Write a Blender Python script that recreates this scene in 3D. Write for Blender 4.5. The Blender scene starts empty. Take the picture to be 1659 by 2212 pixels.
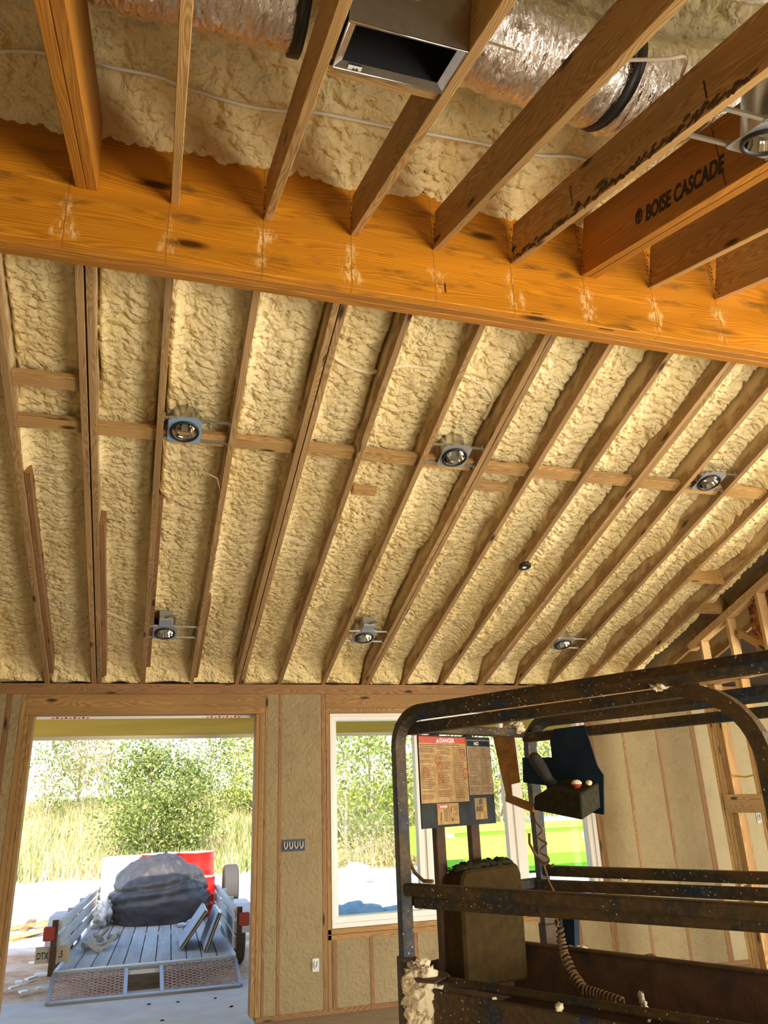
import bpy, bmesh, math, random
import numpy as np
from mathutils import Vector, Matrix

random.seed(7)
rng = np.random.default_rng(7)
scene = bpy.context.scene
COL = scene.collection
E = 1.67                      # eye height above the floor; everything below is laid out relative to the eye

# ------------------------------------------------------------------ camera
YAW, PITCH, ROLL, FPX = math.radians(17.6), math.radians(20.5), math.radians(-2.25), 1650.0
def cam_rows():
    cy, sy, cp, sp = math.cos(YAW), math.sin(YAW), math.cos(PITCH), math.sin(PITCH)
    f = Vector((sy*cp, cy*cp, sp)); r = Vector((cy, -sy, 0)); u = r.cross(f)
    cr, sr = math.cos(ROLL), math.sin(ROLL)
    return cr*r + sr*u, -sr*r + cr*u, f
CR, CU, CF = cam_rows()
cd = bpy.data.cameras.new('camera'); cam = bpy.data.objects.new('camera', cd); COL.objects.link(cam)
cam.matrix_world = Matrix(((CR.x, CU.x, -CF.x, 0), (CR.y, CU.y, -CF.y, 0), (CR.z, CU.z, -CF.z, E), (0, 0, 0, 1)))
cd.sensor_fit = 'VERTICAL'; cd.sensor_height = 36.0; cd.lens = FPX/2212*36.0
cd.clip_start = 0.05; cd.clip_end = 500
scene.camera = cam
def ray(x, y): return (CR*(x-829.5) - CU*(y-1106) + CF*FPX)/FPX
def onY(x, y, Y): d = ray(x, y); return d*(Y/d.y)
def onZ(x, y, z): d = ray(x, y); return d*(z/d.z)
def onX(x, y, X): d = ray(x, y); return d*(X/d.x)

# ------------------------------------------------------------------ view, world, sun, daylight
vs = scene.view_settings
vs.view_transform = 'Standard'; vs.look = 'None'; vs.gamma = 1.0; vs.use_curve_mapping = False
vs.exposure = 0.0
cy = scene.cycles; cy.max_bounces = 7; cy.diffuse_bounces = 4; cy.glossy_bounces = 3; cy.transmission_bounces = 3; cy.transparent_max_bounces = 8
cy.use_adaptive_sampling = True; cy.adaptive_threshold = .025; cy.caustics_reflective = False; cy.caustics_refractive = False
world = bpy.data.worlds.new('world'); scene.world = world; world.use_nodes = True
wn = world.node_tree.nodes; wl = world.node_tree.links
bg = wn['Background']; sky = wn.new('ShaderNodeTexSky'); sky.sky_type = 'NISHITA'
sky.sun_disc = False; sky.sun_elevation = math.radians(32); sky.sun_rotation = math.radians(190)
sky.air_density = 1.0; sky.dust_density = 1.5; sky.ozone_density = 1.0
wl.new(sky.outputs['Color'], bg.inputs['Color']); bg.inputs['Strength'].default_value = 0.54
SUN_EL, SUN_AZ = math.radians(31), math.radians(8)     # travels away from the house front
sd = bpy.data.lights.new('sun', 'SUN'); sd.energy = 9.8; sd.angle = math.radians(0.6); sd.color = (1, .93, .80)
sun = bpy.data.objects.new('sun', sd); COL.objects.link(sun)
sdir = Vector((math.sin(SUN_AZ)*math.cos(SUN_EL), math.cos(SUN_AZ)*math.cos(SUN_EL), -math.sin(SUN_EL)))
sun.rotation_euler = sdir.to_track_quat('-Z', 'Y').to_euler(); sun.location = (-3, -12, 12)
def area(name, loc, target, sx, sy, power, col):
    d = bpy.data.lights.new(name, 'AREA'); d.shape = 'RECTANGLE'; d.size = sx; d.size_y = sy
    d.energy = power; d.color = col
    o = bpy.data.objects.new(name, d); COL.objects.link(o)
    o.location = Vector(loc)+Vector((0, 0, E))
    o.rotation_euler = (Vector(target)-Vector(loc)).to_track_quat('-Z', 'Z').to_euler()
    return o
# daylight entering by the openings in the back wall and the right-hand side, behind the photographer
area('daylight_side_opening', (8.35, .9, -.55), (2.2, 3.4, 3.0), 3.2, 1.6, 590, (1, .90, .74))
area('daylight_back_opening', (3.3, -1.62, -.6), (1.6, 2.0, 2.6), 3.2, 2.0, 330, (1, .92, .80))

# ------------------------------------------------------------------ node helpers
def mat(name):
    m = bpy.data.materials.new(name); m.use_nodes = True
    nt = m.node_tree; b = nt.nodes['Principled BSDF']
    return m, nt, b
def N(nt, t, **k):
    n = nt.nodes.new(t)
    for a, v in k.items():
        if hasattr(n, a): setattr(n, a, v)
        else: n.inputs[a].default_value = v
    return n
def ramp(nt, src, stops):
    r = nt.nodes.new('ShaderNodeValToRGB'); nt.links.new(src, r.inputs['Fac'])
    el = r.color_ramp.elements
    while len(el) < len(stops): el.new(.5)
    for e, (p, c) in zip(el, stops):
        e.position = p; e.color = (c[0], c[1], c[2], 1) if len(c) == 3 else c
    return r
def g(v): return (v, v, v)
def mixc(nt, fac, a, b, mode='MIX'):
    m = nt.nodes.new('ShaderNodeMix'); m.data_type = 'RGBA'; m.blend_type = mode
    for s, i in ((fac, 0), (a, 6), (b, 7)):
        if hasattr(s, 'links') or hasattr(s, 'is_linked'): nt.links.new(s, m.inputs[i])
        elif i == 0: m.inputs[0].default_value = s
        else: m.inputs[i].default_value = (*s, 1)
    return m.outputs[2]
def bump(nt, b, h, strength=.3, dist=.01, prev=None):
    n = nt.nodes.new('ShaderNodeBump'); n.inputs['Strength'].default_value = strength
    n.inputs['Distance'].default_value = dist; nt.links.new(h, n.inputs['Height'])
    if prev is not None: nt.links.new(prev, n.inputs['Normal'])
    nt.links.new(n.outputs[0], b.inputs['Normal']); return n.outputs[0]
def mapped(nt, kind, sc, loc=(0, 0, 0)):
    tc = nt.nodes.new('ShaderNodeTexCoord'); mp = nt.nodes.new('ShaderNodeMapping')
    nt.links.new(tc.outputs[kind], mp.inputs['Vector']); mp.inputs['Scale'].default_value = sc
    mp.inputs['Location'].default_value = loc
    return mp.outputs[0]
def noise(nt, vec, scale, detail=4, rough=.55, dist=0):
    n = nt.nodes.new('ShaderNodeTexNoise'); nt.links.new(vec, n.inputs['Vector'])
    n.inputs['Scale'].default_value = scale; n.inputs['Detail'].default_value = detail
    n.inputs['Roughness'].default_value = rough; n.inputs['Distortion'].default_value = dist
    return n.outputs['Fac']
def plain(name, col, rough=.6, metal=0.0, var=.0, vscale=20, bmp=0, bscale=60, bdist=.004, spec=.5, emit=None):
    m, nt, b = mat(name)
    b.inputs['Roughness'].default_value = rough; b.inputs['Metallic'].default_value = metal
    b.inputs['Specular IOR Level'].default_value = spec
    b.inputs['Base Color'].default_value = (*col, 1)
    if var:
        v = mapped(nt, 'Object', (1, 1, 1)); n = noise(nt, v, vscale, 5)
        r = ramp(nt, n, [(.3, tuple(c*(1-var) for c in col)), (.7, tuple(min(1, c*(1+var)) for c in col))])
        nt.links.new(r.outputs[0], b.inputs['Base Color'])
    if bmp:
        v = mapped(nt, 'Object', (1, 1, 1)); bump(nt, b, noise(nt, v, bscale, 4), bmp, bdist)
    return m

# ------------------------------------------------------------------ materials
def wood(name, light, mid, dark, grain=1.0, rough=.62, knots=True, rnd=.12, marks=None, kn=(1.2, 4.0)):
    """UV: u = metres along the piece, v = metres across it."""
    m, nt, b = mat(name); L = nt.links.new
    tc = nt.nodes.new('ShaderNodeTexCoord')
    oi = nt.nodes.new('ShaderNodeObjectInfo')
    off = nt.nodes.new('ShaderNodeVectorMath'); off.operation = 'MULTIPLY_ADD'
    cmb = nt.nodes.new('ShaderNodeCombineXYZ')
    for i in range(3): L(oi.outputs['Random'], cmb.inputs[i])
    L(cmb.outputs[0], off.inputs[0]); off.inputs[1].default_value = (37, 11, 5); L(tc.outputs['UV'], off.inputs[2])
    mp = nt.nodes.new('ShaderNodeMapping'); L(off.outputs[0], mp.inputs['Vector']); mp.inputs['Scale'].default_value = (1.0, 9, 1)
    # cathedral grain: distort v by a slow noise, then bands
    slow = noise(nt, mp.outputs[0], 1.1, 2, .4)
    sep = nt.nodes.new('ShaderNodeSeparateXYZ'); L(off.outputs[0], sep.inputs[0])
    a = nt.nodes.new('ShaderNodeMath'); a.operation = 'MULTIPLY_ADD'; L(slow, a.inputs[0]); a.inputs[1].default_value = .34*grain
    L(sep.outputs[1], a.inputs[2])
    s = nt.nodes.new('ShaderNodeMath'); s.operation = 'MULTIPLY'; L(a.outputs[0], s.inputs[0]); s.inputs[1].default_value = 520
    sn = nt.nodes.new('ShaderNodeMath'); sn.operation = 'SINE'; L(s.outputs[0], sn.inputs[0])
    band = nt.nodes.new('ShaderNodeMapRange'); L(sn.outputs[0], band.inputs['Value'])
    band.inputs['From Min'].default_value = -1; band.inputs['From Max'].default_value = 1
    fine = nt.nodes.new('ShaderNodeMapping'); L(off.outputs[0], fine.inputs['Vector']); fine.inputs['Scale'].default_value = (3, 160, 1)
    fn = noise(nt, fine.outputs[0], 1.0, 5, .6)
    f2 = nt.nodes.new('ShaderNodeMath'); f2.operation = 'MULTIPLY_ADD'; L(band.outputs[0], f2.inputs[0]); f2.inputs[1].default_value = .42
    f3 = nt.nodes.new('ShaderNodeMath'); f3.operation = 'MULTIPLY'; L(fn, f3.inputs[0]); f3.inputs[1].default_value = .62
    L(f3.outputs[0], f2.inputs[2])
    r = ramp(nt, f2.outputs[0], [(.15, light), (.5, mid), (.95, dark)])
    c = r.outputs[0]
    blot = noise(nt, mp.outputs[0], .8, 3)
    c = mixc(nt, 1.0, c, ramp(nt, blot, [(.3, g(.78)), (.7, g(1.15))]).outputs[0], 'MULTIPLY')
    tone = ramp(nt, oi.outputs['Random'], [(0, g(1-rnd)), (1, g(1+rnd))])
    c = mixc(nt, 1.0, c, tone.outputs[0], 'MULTIPLY')
    if knots:
        kp = nt.nodes.new('ShaderNodeMapping'); L(off.outputs[0], kp.inputs['Vector']); kp.inputs['Scale'].default_value = (kn[0], kn[1], 1)
        vo = nt.nodes.new('ShaderNodeTexVoronoi'); vo.voronoi_dimensions = '2D'; L(kp.outputs[0], vo.inputs['Vector']); vo.inputs['Scale'].default_value = 1.0
        kr = ramp(nt, vo.outputs['Distance'], [(.03, g(1)), (.075, g(0))])
        c = mixc(nt, kr.outputs[0], c, tuple(x*.22 for x in dark))
    if marks:
        c = marks(nt, sep, off, c)
    L(c, b.inputs['Base Color'])
    b.inputs['Roughness'].default_value = rough; b.inputs['Specular IOR Level'].default_value = .35
    bump(nt, b, f2.outputs[0], .25, .002)
    return m
def overspray(nt, sep, off, c):
    L = nt.links.new; uv = nt.nodes.new('ShaderNodeTexCoord'); sp = nt.nodes.new('ShaderNodeSeparateXYZ'); L(uv.outputs['UV'], sp.inputs[0])
    mp = nt.nodes.new('ShaderNodeMapping'); L(off.outputs[0], mp.inputs['Vector']); mp.inputs['Scale'].default_value = (3.0, 5, 1)
    a = nt.nodes.new('ShaderNodeMath'); a.operation = 'MULTIPLY_ADD'; L(noise(nt, mp.outputs[0], 1.6, 5, .6), a.inputs[0]); a.inputs[1].default_value = .34; L(sp.outputs[1], a.inputs[2])
    k = ramp(nt, a.outputs[0], [(.885, g(0)), (.955, g(.85))])
    return mixc(nt, k.outputs[0], c, (.66, .52, .30))
M_pine = wood('pine_framing', (.58, .37, .155), (.44, .26, .09), (.27, .135, .04))
M_raf = wood('pine_rafter', (.46, .305, .145), (.345, .21, .086), (.21, .11, .038), marks=overspray)
M_frame = wood('wall_framing', (.44, .27, .105), (.33, .185, .062), (.20, .10, .03))
M_pale = wood('pale_pine', (.80, .60, .32), (.66, .44, .19), (.45, .26, .09))
M_dull = wood('weathered_pine', (.36, .20, .085), (.27, .14, .055), (.16, .075, .027))
def beam_marks(nt, sep, off, c):
    L = nt.links.new
    # torn chips and chalk lines left where each rafter was toe-nailed (u every 0.406 m)
    m1 = nt.nodes.new('ShaderNodeMath'); m1.operation = 'PINGPONG'; uv = nt.nodes.new('ShaderNodeTexCoord')
    sp = nt.nodes.new('ShaderNodeSeparateXYZ'); L(uv.outputs['UV'], sp.inputs[0])
    L(sp.outputs[0], m1.inputs[0]); m1.inputs[1].default_value = .203
    wob = nt.nodes.new('ShaderNodeMath'); wob.operation = 'MULTIPLY_ADD'; mpw = nt.nodes.new('ShaderNodeMapping'); L(off.outputs[0], mpw.inputs['Vector']); mpw.inputs['Scale'].default_value = (4, 6, 1)
    L(noise(nt, mpw.outputs[0], 1.3, 3), wob.inputs[0]); wob.inputs[1].default_value = .22; L(m1.outputs[0], wob.inputs[2])
    near = ramp(nt, wob.outputs[0], [(.115, g(1)), (.15, g(0))])
    band = ramp(nt, sp.outputs[1], [(.685, g(0)), (.72, g(1)), (.86, g(1)), (.93, g(0))])
    mp = nt.nodes.new('ShaderNodeMapping'); L(off.outputs[0], mp.inputs['Vector']); mp.inputs['Rotation'].default_value = (0, 0, .45); mp.inputs['Scale'].default_value = (30, 8, 1)
    ch = ramp(nt, noise(nt, mp.outputs[0], 2.2, 6, .7), [(.47, g(0)), (.56, g(1))])
    k = mixc(nt, 1.0, near.outputs[0], band.outputs[0], 'MULTIPLY'); k = mixc(nt, 1.0, k, ch.outputs[0], 'MULTIPLY')
    c = mixc(nt, k, c, (.80, .52, .20))
    line = ramp(nt, m1.outputs[0], [(.001, g(1)), (.0022, g(0))])
    c = mixc(nt, line.outputs[0], c, (.30, .115, .008))
    mp2 = nt.nodes.new('ShaderNodeMapping'); L(off.outputs[0], mp2.inputs['Vector']); mp2.inputs['Scale'].default_value = (2.2, 7, 1)
    st = ramp(nt, noise(nt, mp2.outputs[0], 1.5, 5, .6), [(.56, g(0)), (.70, g(.8))])
    return mixc(nt, st.outputs[0], c, (.16, .075, .012))
M_beam = wood('treated_beam_face', (.70, .29, .016), (.57, .215, .011), (.36, .12, .008), grain=.5, rough=.42, rnd=.0, marks=beam_marks, kn=(.75, 2.6))
M_lvl = wood('laminated_lumber', (.50, .22, .030), (.41, .165, .020), (.27, .10, .012), grain=.5, rough=.5, knots=False)
def mk_osb():
    m, nt, b = mat('strand_board'); v = mapped(nt, 'Object', (1, 1, 1))
    vo = N(nt, 'ShaderNodeTexVoronoi', Scale=28.0); vo.distance = 'CHEBYCHEV'; nt.links.new(v, vo.inputs['Vector'])
    r = ramp(nt, vo.outputs['Color'], [(.2, (.20, .07, .02)), (.5, (.42, .17, .05)), (.8, (.60, .30, .10))])
    nt.links.new(r.outputs[0], b.inputs['Base Color']); b.inputs['Roughness'].default_value = .7; return m
M_osb = mk_osb()
def mk_foam(name, base, pale, tan, bscale=55, bs=.55, bd=.012, streak=False):
    m, nt, b = mat(name); v = mapped(nt, 'Object', (1, 1, 1))
    n1 = noise(nt, v, 1.3, 4, .6); n2 = noise(nt, v, 9, 4, .6)
    c = ramp(nt, n1, [(.3, base), (.65, pale)]).outputs[0]
    c = mixc(nt, ramp(nt, n2, [(.5, g(0)), (.8, g(.55))]).outputs[0], c, tan)
    nt.links.new(c, b.inputs['Base Color']); b.inputs['Roughness'].default_value = .62
    b.inputs['Specular IOR Level'].default_value = .3
    vo = N(nt, 'ShaderNodeTexVoronoi', Scale=float(bscale)); vo.feature = 'SMOOTH_F1'
    wv = nt.nodes.new('ShaderNodeVectorMath'); wv.operation = 'MULTIPLY_ADD'
    nz = nt.nodes.new('ShaderNodeTexNoise'); nz.inputs['Scale'].default_value = 12; nt.links.new(v, nz.inputs['Vector'])
    nt.links.new(nz.outputs['Color'], wv.inputs[0]); wv.inputs[1].default_value = (.08, .08, .08); nt.links.new(v, wv.inputs[2])
    nt.links.new(wv.outputs[0], vo.inputs['Vector'])
    inv = nt.nodes.new('ShaderNodeMath'); inv.operation = 'SUBTRACT'; inv.inputs[0].default_value = 1
    nt.links.new(vo.outputs['Distance'], inv.inputs[1])
    p = bump(nt, b, inv.outputs[0], bs, bd)
    bump(nt, b, noise(nt, v, bscale*2.4, 3), .25, .004, p)
    return m
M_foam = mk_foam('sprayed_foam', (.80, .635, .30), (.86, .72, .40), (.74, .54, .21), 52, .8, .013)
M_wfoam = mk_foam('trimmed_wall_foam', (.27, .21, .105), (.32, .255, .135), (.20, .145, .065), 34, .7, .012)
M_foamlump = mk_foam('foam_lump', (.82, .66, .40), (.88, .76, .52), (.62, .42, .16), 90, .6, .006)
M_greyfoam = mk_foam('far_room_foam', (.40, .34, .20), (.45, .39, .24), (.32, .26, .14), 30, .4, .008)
M_dark = plain('dark_attic', (.05, .03, .015), .9)
M_white = plain('white_vinyl', (.80, .80, .78), .35)
M_soffit = plain('tan_soffit', (.76, .56, .12), 1.0, var=.04, vscale=3, spec=0)
M_fascia = plain('cream_fascia', (.85, .82, .70), .5)
M_conc = plain('concrete', (.60, .60, .60), .85, var=.10, vscale=4, bmp=.3, bscale=40, bdist=.003)
M_floor = plain('dusty_slab', (.42, .36, .27), .9, var=.15, vscale=5, bmp=.3)
def mk_dirt():
    m, nt, b = mat('dirt'); v = mapped(nt, 'Object', (1, 1, 1))
    n1 = noise(nt, v, 1.6, 8, .65); n2 = noise(nt, v, 14, 6, .7)
    c = ramp(nt, n1, [(.35, (.42, .20, .09)), (.5, (.60, .38, .22)), (.66, (.78, .66, .52))]).outputs[0]
    c = mixc(nt, ramp(nt, n2, [(.62, g(0)), (.70, g(.8))]).outputs[0], c, (.62, .60, .56))
    # sunlight painted into the colour: dirt goes near white past the house shadow
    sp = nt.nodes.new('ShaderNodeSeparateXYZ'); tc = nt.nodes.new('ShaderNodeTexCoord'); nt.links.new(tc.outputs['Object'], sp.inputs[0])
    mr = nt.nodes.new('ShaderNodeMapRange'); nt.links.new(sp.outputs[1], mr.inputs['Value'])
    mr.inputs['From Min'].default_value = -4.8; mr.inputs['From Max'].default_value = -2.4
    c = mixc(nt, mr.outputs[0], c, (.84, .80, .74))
    nt.links.new(c, b.inputs['Base Color']); b.inputs['Roughness'].default_value = .95
    bump(nt, b, n2, .6, .03); return m
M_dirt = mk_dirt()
def mk_grass(name, a, b_, c_):
    m, nt, b = mat(name); gi = nt.nodes.new('ShaderNodeNewGeometry')
    r = ramp(nt, gi.outputs['Random Per Island'], [(0, a), (.5, b_), (1, c_)])
    out = nt.nodes['Material Output']
    d = nt.nodes.new('ShaderNodeBsdfDiffuse'); t = nt.nodes.new('ShaderNodeBsdfTranslucent'); mx = nt.nodes.new('ShaderNodeMixShader')
    nt.links.new(r.outputs[0], d.inputs[0]); nt.links.new(r.outputs[0], t.inputs[0]); mx.inputs[0].default_value = .4
    nt.links.new(d.outputs[0], mx.inputs[1]); nt.links.new(t.outputs[0], mx.inputs[2]); nt.links.new(mx.outputs[0], out.inputs[0])
    return m
M_leafg = mk_grass('green_leaves', (.11, .17, .04), (.21, .27, .07), (.42, .43, .17))
M_leafy = mk_grass('yellow_green_leaves', (.28, .36, .05), (.44, .50, .09), (.64, .66, .20))
M_leafo = mk_grass('autumn_leaves', (.30, .26, .10), (.46, .36, .18), (.56, .50, .26))
M_grass = mk_grass('dry_grass_blades', (.32, .36, .12), (.62, .54, .30), (.72, .54, .36))
M_bank = plain('grassy_bank', (.60, .54, .34), .95, var=.3, vscale=.9)
M_bark = plain('pale_bark', (.55, .48, .38), .9, var=.25, vscale=6)
def mk_lift():
    m, nt, b = mat('dirty_blue_steel'); v = mapped(nt, 'Object', (1, 1, 1))
    n1 = noise(nt, v, 5, 6, .65, .4); n2 = noise(nt, v, 60, 4, .7)
    c = ramp(nt, n1, [(.38, (.007, .028, .058)), (.46, (.028, .024, .016)), (.60, (.080, .043, .010))]).outputs[0]
    c = mixc(nt, ramp(nt, n2, [(.48, g(0)), (.74, g(.8))]).outputs[0], c, (.14, .083, .022))
    vo = N(nt, 'ShaderNodeTexVoronoi', Scale=70.0); nt.links.new(v, vo.inputs['Vector'])
    big = ramp(nt, noise(nt, v, 3.5, 3), [(.45, g(0)), (.58, g(1))])
    sp = ramp(nt, vo.outputs['Distance'], [(.10, g(1)), (.17, g(0))])
    k = mixc(nt, 1.0, sp.outputs[0], big.outputs[0], 'MULTIPLY')
    c = mixc(nt, k, c, (.75, .62, .40))
    nt.links.new(c, b.inputs['Base Color']); b.inputs['Roughness'].default_value = .6; b.inputs['Metallic'].default_value = .15
    bump(nt, b, n2, .5, .003); return m
M_lift = mk_lift()
M_panel = plain('sign_back_grey', (.03, .034, .034), .85, var=.3, vscale=20, spec=.15)
M_rust = plain('rust_brown_steel', (.070, .030, .008), .75, var=.45, vscale=14, bmp=.4, bscale=90)
M_tan = plain('overspray_tan', (.36, .17, .04), .8, var=.35, vscale=30, bmp=.5, bscale=120)
M_blue = plain('dark_blue_plate', (.011, .022, .036), .85, var=.4, vscale=8, spec=.15)
M_black = plain('black_plastic', (.012, .012, .012), .45)
M_blackrub = plain('black_rubber', (.03, .027, .022), .7, var=.3, vscale=30)
M_greenblack = plain('dusty_control_box', (.022, .019, .008), .8, spec=.15, var=.4, vscale=60)
M_cord = plain('brown_dusty_cord', (.16, .085, .03), .8, var=.4, vscale=60)
M_boxbr = plain('dusty_brown_box', (.045, .027, .007), .9, spec=.1, var=.35, vscale=25, bmp=.4, bscale=80)
M_red = plain('red_paint', (.75, .02, .015), .35)
M_dred = plain('dull_red', (.35, .04, .02), .6)
M_galv = plain('galvanised_steel', (.62, .61, .58), .28, 1.0, var=.08, vscale=30)
M_bar = plain('zinc_bar', (.55, .54, .48), .4, 1.0)
M_chrome = plain('polished_reflector', (.85, .83, .78), .08, 1.0)
M_bluefilm = plain('blue_film_plate', (.22, .34, .50), .5)
M_plate = plain('grey_plate', (.45, .47, .48), .4, .6)
M_label = plain('white_label', (.82, .80, .76), .6)
M_ink = plain('black_ink', (.015, .012, .01), .8)
M_copper = plain('bare_wire', (.75, .55, .35), .5)
M_tanc = plain('tan_cable', (.42, .30, .17), .6)
M_cable = plain('white_cable', (.80, .74, .62), .5)
M_ycable = plain('yellow_cable', (.75, .60, .08), .5)
M_bbox = plain('blue_outlet_box', (.03, .05, .10), .6)
M_paper = plain('dusty_sign_paper', (.34, .21, .075), .8, var=.30, vscale=40)
M_paper2 = plain('dusty_grey_sign_paper', (.24, .165, .08), .8, var=.3, vscale=50)
M_signink = plain('faded_sign_ink', (.12, .06, .02), .8)
M_signred = plain('faded_red_ink', (.40, .05, .02), .7)
M_lime = plain('lime_green_paint', (.42, .78, .05), .5)
M_limed = plain('deeper_green_paint', (.11, .42, .004), .5)
M_tarp = plain('grey_tarp', (.30, .34, .36), .7, var=.2)
M_bluetarp = plain('blue_grey_sheeting', (.20, .33, .42), .6, var=.3, vscale=3, bmp=.5, bscale=6, bdist=.05)
M_bag = plain('black_bag_fabric', (.055, .052, .055), .5, var=.2, vscale=8)
M_deck = wood('weathered_deck', (.60, .60, .58), (.46, .46, .45), (.26, .26, .27), knots=False, rough=.85, rnd=.1)
M_side = wood('worn_white_board', (.66, .64, .60), (.50, .48, .45), (.28, .26, .24), knots=False, rough=.85)
M_mesh = plain('rusty_mesh', (.48, .34, .30), .8, var=.3, vscale=40)
M_tyre = plain('tyre', (.07, .065, .06), .85, bmp=.3, bscale=60)
M_strap = plain('canvas_strap', (.42, .40, .34), .9)
M_plastic = plain('clear_plastic_wrap', (.55, .60, .68), .25)
def mk_foil():
    m, nt, b = mat('crinkled_foil'); v = mapped(nt, 'Object', (1, 1, 1))
    b.inputs['Base Color'].default_value = (.90, .87, .83, 1); b.inputs['Metallic'].default_value = 1; b.inputs['Roughness'].default_value = .07
    st = mapped(nt, 'Object', (2.5, 1, 1))
    a = noise(nt, st, 15, 5, .6, 1.5)
    vo = N(nt, 'ShaderNodeTexVoronoi', Scale=16.0); nt.links.new(st, vo.inputs['Vector'])
    p = bump(nt, b, a, .7, .014); bump(nt, b, vo.outputs['Distance'], .6, .010, p); return m
M_foil = mk_foil()
def mk_glass():
    m, nt, b = mat('window_glass'); out = nt.nodes['Material Output']
    t = nt.nodes.new('ShaderNodeBsdfTransparent'); gl = nt.nodes.new('ShaderNodeBsdfGlossy'); gl.inputs['Roughness'].default_value = .03
    mx = nt.nodes.new('ShaderNodeMixShader'); mx.inputs[0].default_value = .003
    t.inputs[0].default_value = (.96, .98, .95, 1)
    nt.links.new(t.outputs[0], mx.inputs[1]); nt.links.new(gl.outputs[0], mx.inputs[2]); nt.links.new(mx.outputs[0], out.inputs[0]); return m
M_glass = mk_glass()

# ------------------------------------------------------------------ mesh builder
ORG = {}
class MB:
    def __init__(s): s.v = []; s.f = []; s.uv = []; s.smooth = []
    def add(s, vs, fs, uvs=None, smooth=False):
        n = len(s.v); s.v += [tuple(p) for p in vs]
        for i, f in enumerate(fs):
            s.f.append(tuple(k+n for k in f)); s.uv.append(uvs[i] if uvs else None); s.smooth.append(smooth)
        return s
    def box(s, c, size, ax=None):
        """box with centre c; ax = three unit axes."""
        c = Vector(c); a = ax or (Vector((1, 0, 0)), Vector((0, 1, 0)), Vector((0, 0, 1)))
        h = [a[i]*(size[i]/2) for i in range(3)]
        P = [c+sx*h[0]+sy*h[1]+sz*h[2] for sx in (-1, 1) for sy in (-1, 1) for sz in (-1, 1)]
        F = [(0, 1, 3, 2), (4, 6, 7, 5), (0, 4, 5, 1), (2, 3, 7, 6), (0, 2, 6, 4), (1, 5, 7, 3)]
        L = max(range(3), key=lambda i: size[i]); uvs = []
        for f in F:
            q = [P[k]-c for k in f]
            ext = [max(p.dot(a[i]) for p in q)-min(p.dot(a[i]) for p in q) for i in range(3)]
            o = [i for i in range(3) if i != L and ext[i] > 1e-6]
            oo = o[0] if ext[L] > 1e-6 else o[-1]; ll = L if ext[L] > 1e-6 else o[0]
            fo = {0: 0, 1: .31, 2: .67}[oo]
            uvs.append([(p.dot(a[ll]), p.dot(a[oo])+size[oo]/2+fo) for p in q])
        return s.add(P, F, uvs)
    def bx(s, x0, x1, y0, y1, z0, z1):
        return s.box(((x0+x1)/2, (y0+y1)/2, (z0+z1)/2), (x1-x0, y1-y0, z1-z0))
    def lumber(s, p0, p1, w, h, up=(0, 0, 1)):
        """p0,p1 = centre line ends; w = width, h = height along up."""
        p0 = Vector(p0); p1 = Vector(p1); d = (p1-p0); L = d.length; d.normalize()
        u = Vector(up); sdir_ = d.cross(u).normalized(); u = sdir_.cross(d).normalized()
        return s.box((p0+p1)/2, (L, w, h), (d, sdir_, u))
    def tube(s, pts, r, seg=10, caps=True, square=False):
        pts = [Vector(p) for p in pts]; n = len(pts); rings = []
        d0 = (pts[1]-pts[0]).normalized(); up = Vector((0, 0, 1)) if abs(d0.z) < .9 else Vector((1, 0, 0))
        side = d0.cross(up).normalized(); V = []
        rr = r if isinstance(r, (list, tuple)) else [r]*n
        for i in range(n):
            if i == 0: t = pts[1]-pts[0]
            elif i == n-1: t = pts[-1]-pts[-2]
            else: t = (pts[i+1]-pts[i]).normalized()+(pts[i]-pts[i-1]).normalized()
            t.normalize(); side = (side - t*side.dot(t)).normalized(); b = side.cross(t)
            if square:
                for a, c in ((-1, -1), (1, -1), (1, 1), (-1, 1)): V.append(pts[i]+side*a*rr[i]+b*c*rr[i])
            else:
                for k in range(seg):
                    an = 2*math.pi*k/seg; V.append(pts[i]+(side*math.cos(an)+b*math.sin(an))*rr[i])
        m = 4 if square else seg; F = []
        for i in range(n-1):
            for k in range(m):
                a = i*m+k; b_ = i*m+(k+1) % m; F.append((a, b_, b_+m, a+m))
        s.add(V, F, smooth=not square)
        if caps:
            s.f.append(tuple(len(s.v)-n*m+k for k in reversed(range(m)))); s.uv.append(None); s.smooth.append(False)
            s.f.append(tuple(len(s.v)-m+k for k in range(m))); s.uv.append(None); s.smooth.append(False)
        return s
    def lathe(s, prof, c, axis=(0, 0, 1), seg=28, smooth=True):
        """prof = [(r, h)...] about axis through c."""
        ax = Vector(axis).normalized(); t = Vector((1, 0, 0)) if abs(ax.x) < .9 else Vector((0, 1, 0))
        a = ax.cross(t).normalized(); b = ax.cross(a); c = Vector(c); V = []; F = []
        for r, h in prof:
            for k in range(seg):
                an = 2*math.pi*k/seg; V.append(c+ax*h+(a*math.cos(an)+b*math.sin(an))*r)
        for i in range(len(prof)-1):
            for k in range(seg):
                F.append((i*seg+k, i*seg+(k+1) % seg, (i+1)*seg+(k+1) % seg, (i+1)*seg+k))
        return s.add(V, F, smooth=smooth)
    def disc(s, c, axis, r, seg=28, h=0.0):
        return s.lathe([(0.0001, 0), (r, 0)] + ([(r, h), (0.0001, h)] if h else []), c, axis, seg, False)
    def prism(s, poly, off):
        """poly = list of 3D points, extruded by vector off."""
        off = Vector(off); n = len(poly); V = [Vector(p) for p in poly]; V += [p+off for p in V]
        F = [tuple(range(n)), tuple(reversed(range(n, 2*n)))] + [(i, i+n, (i+1) % n+n, (i+1) % n) for i in range(n)]
        return s.add(V, F)
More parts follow.
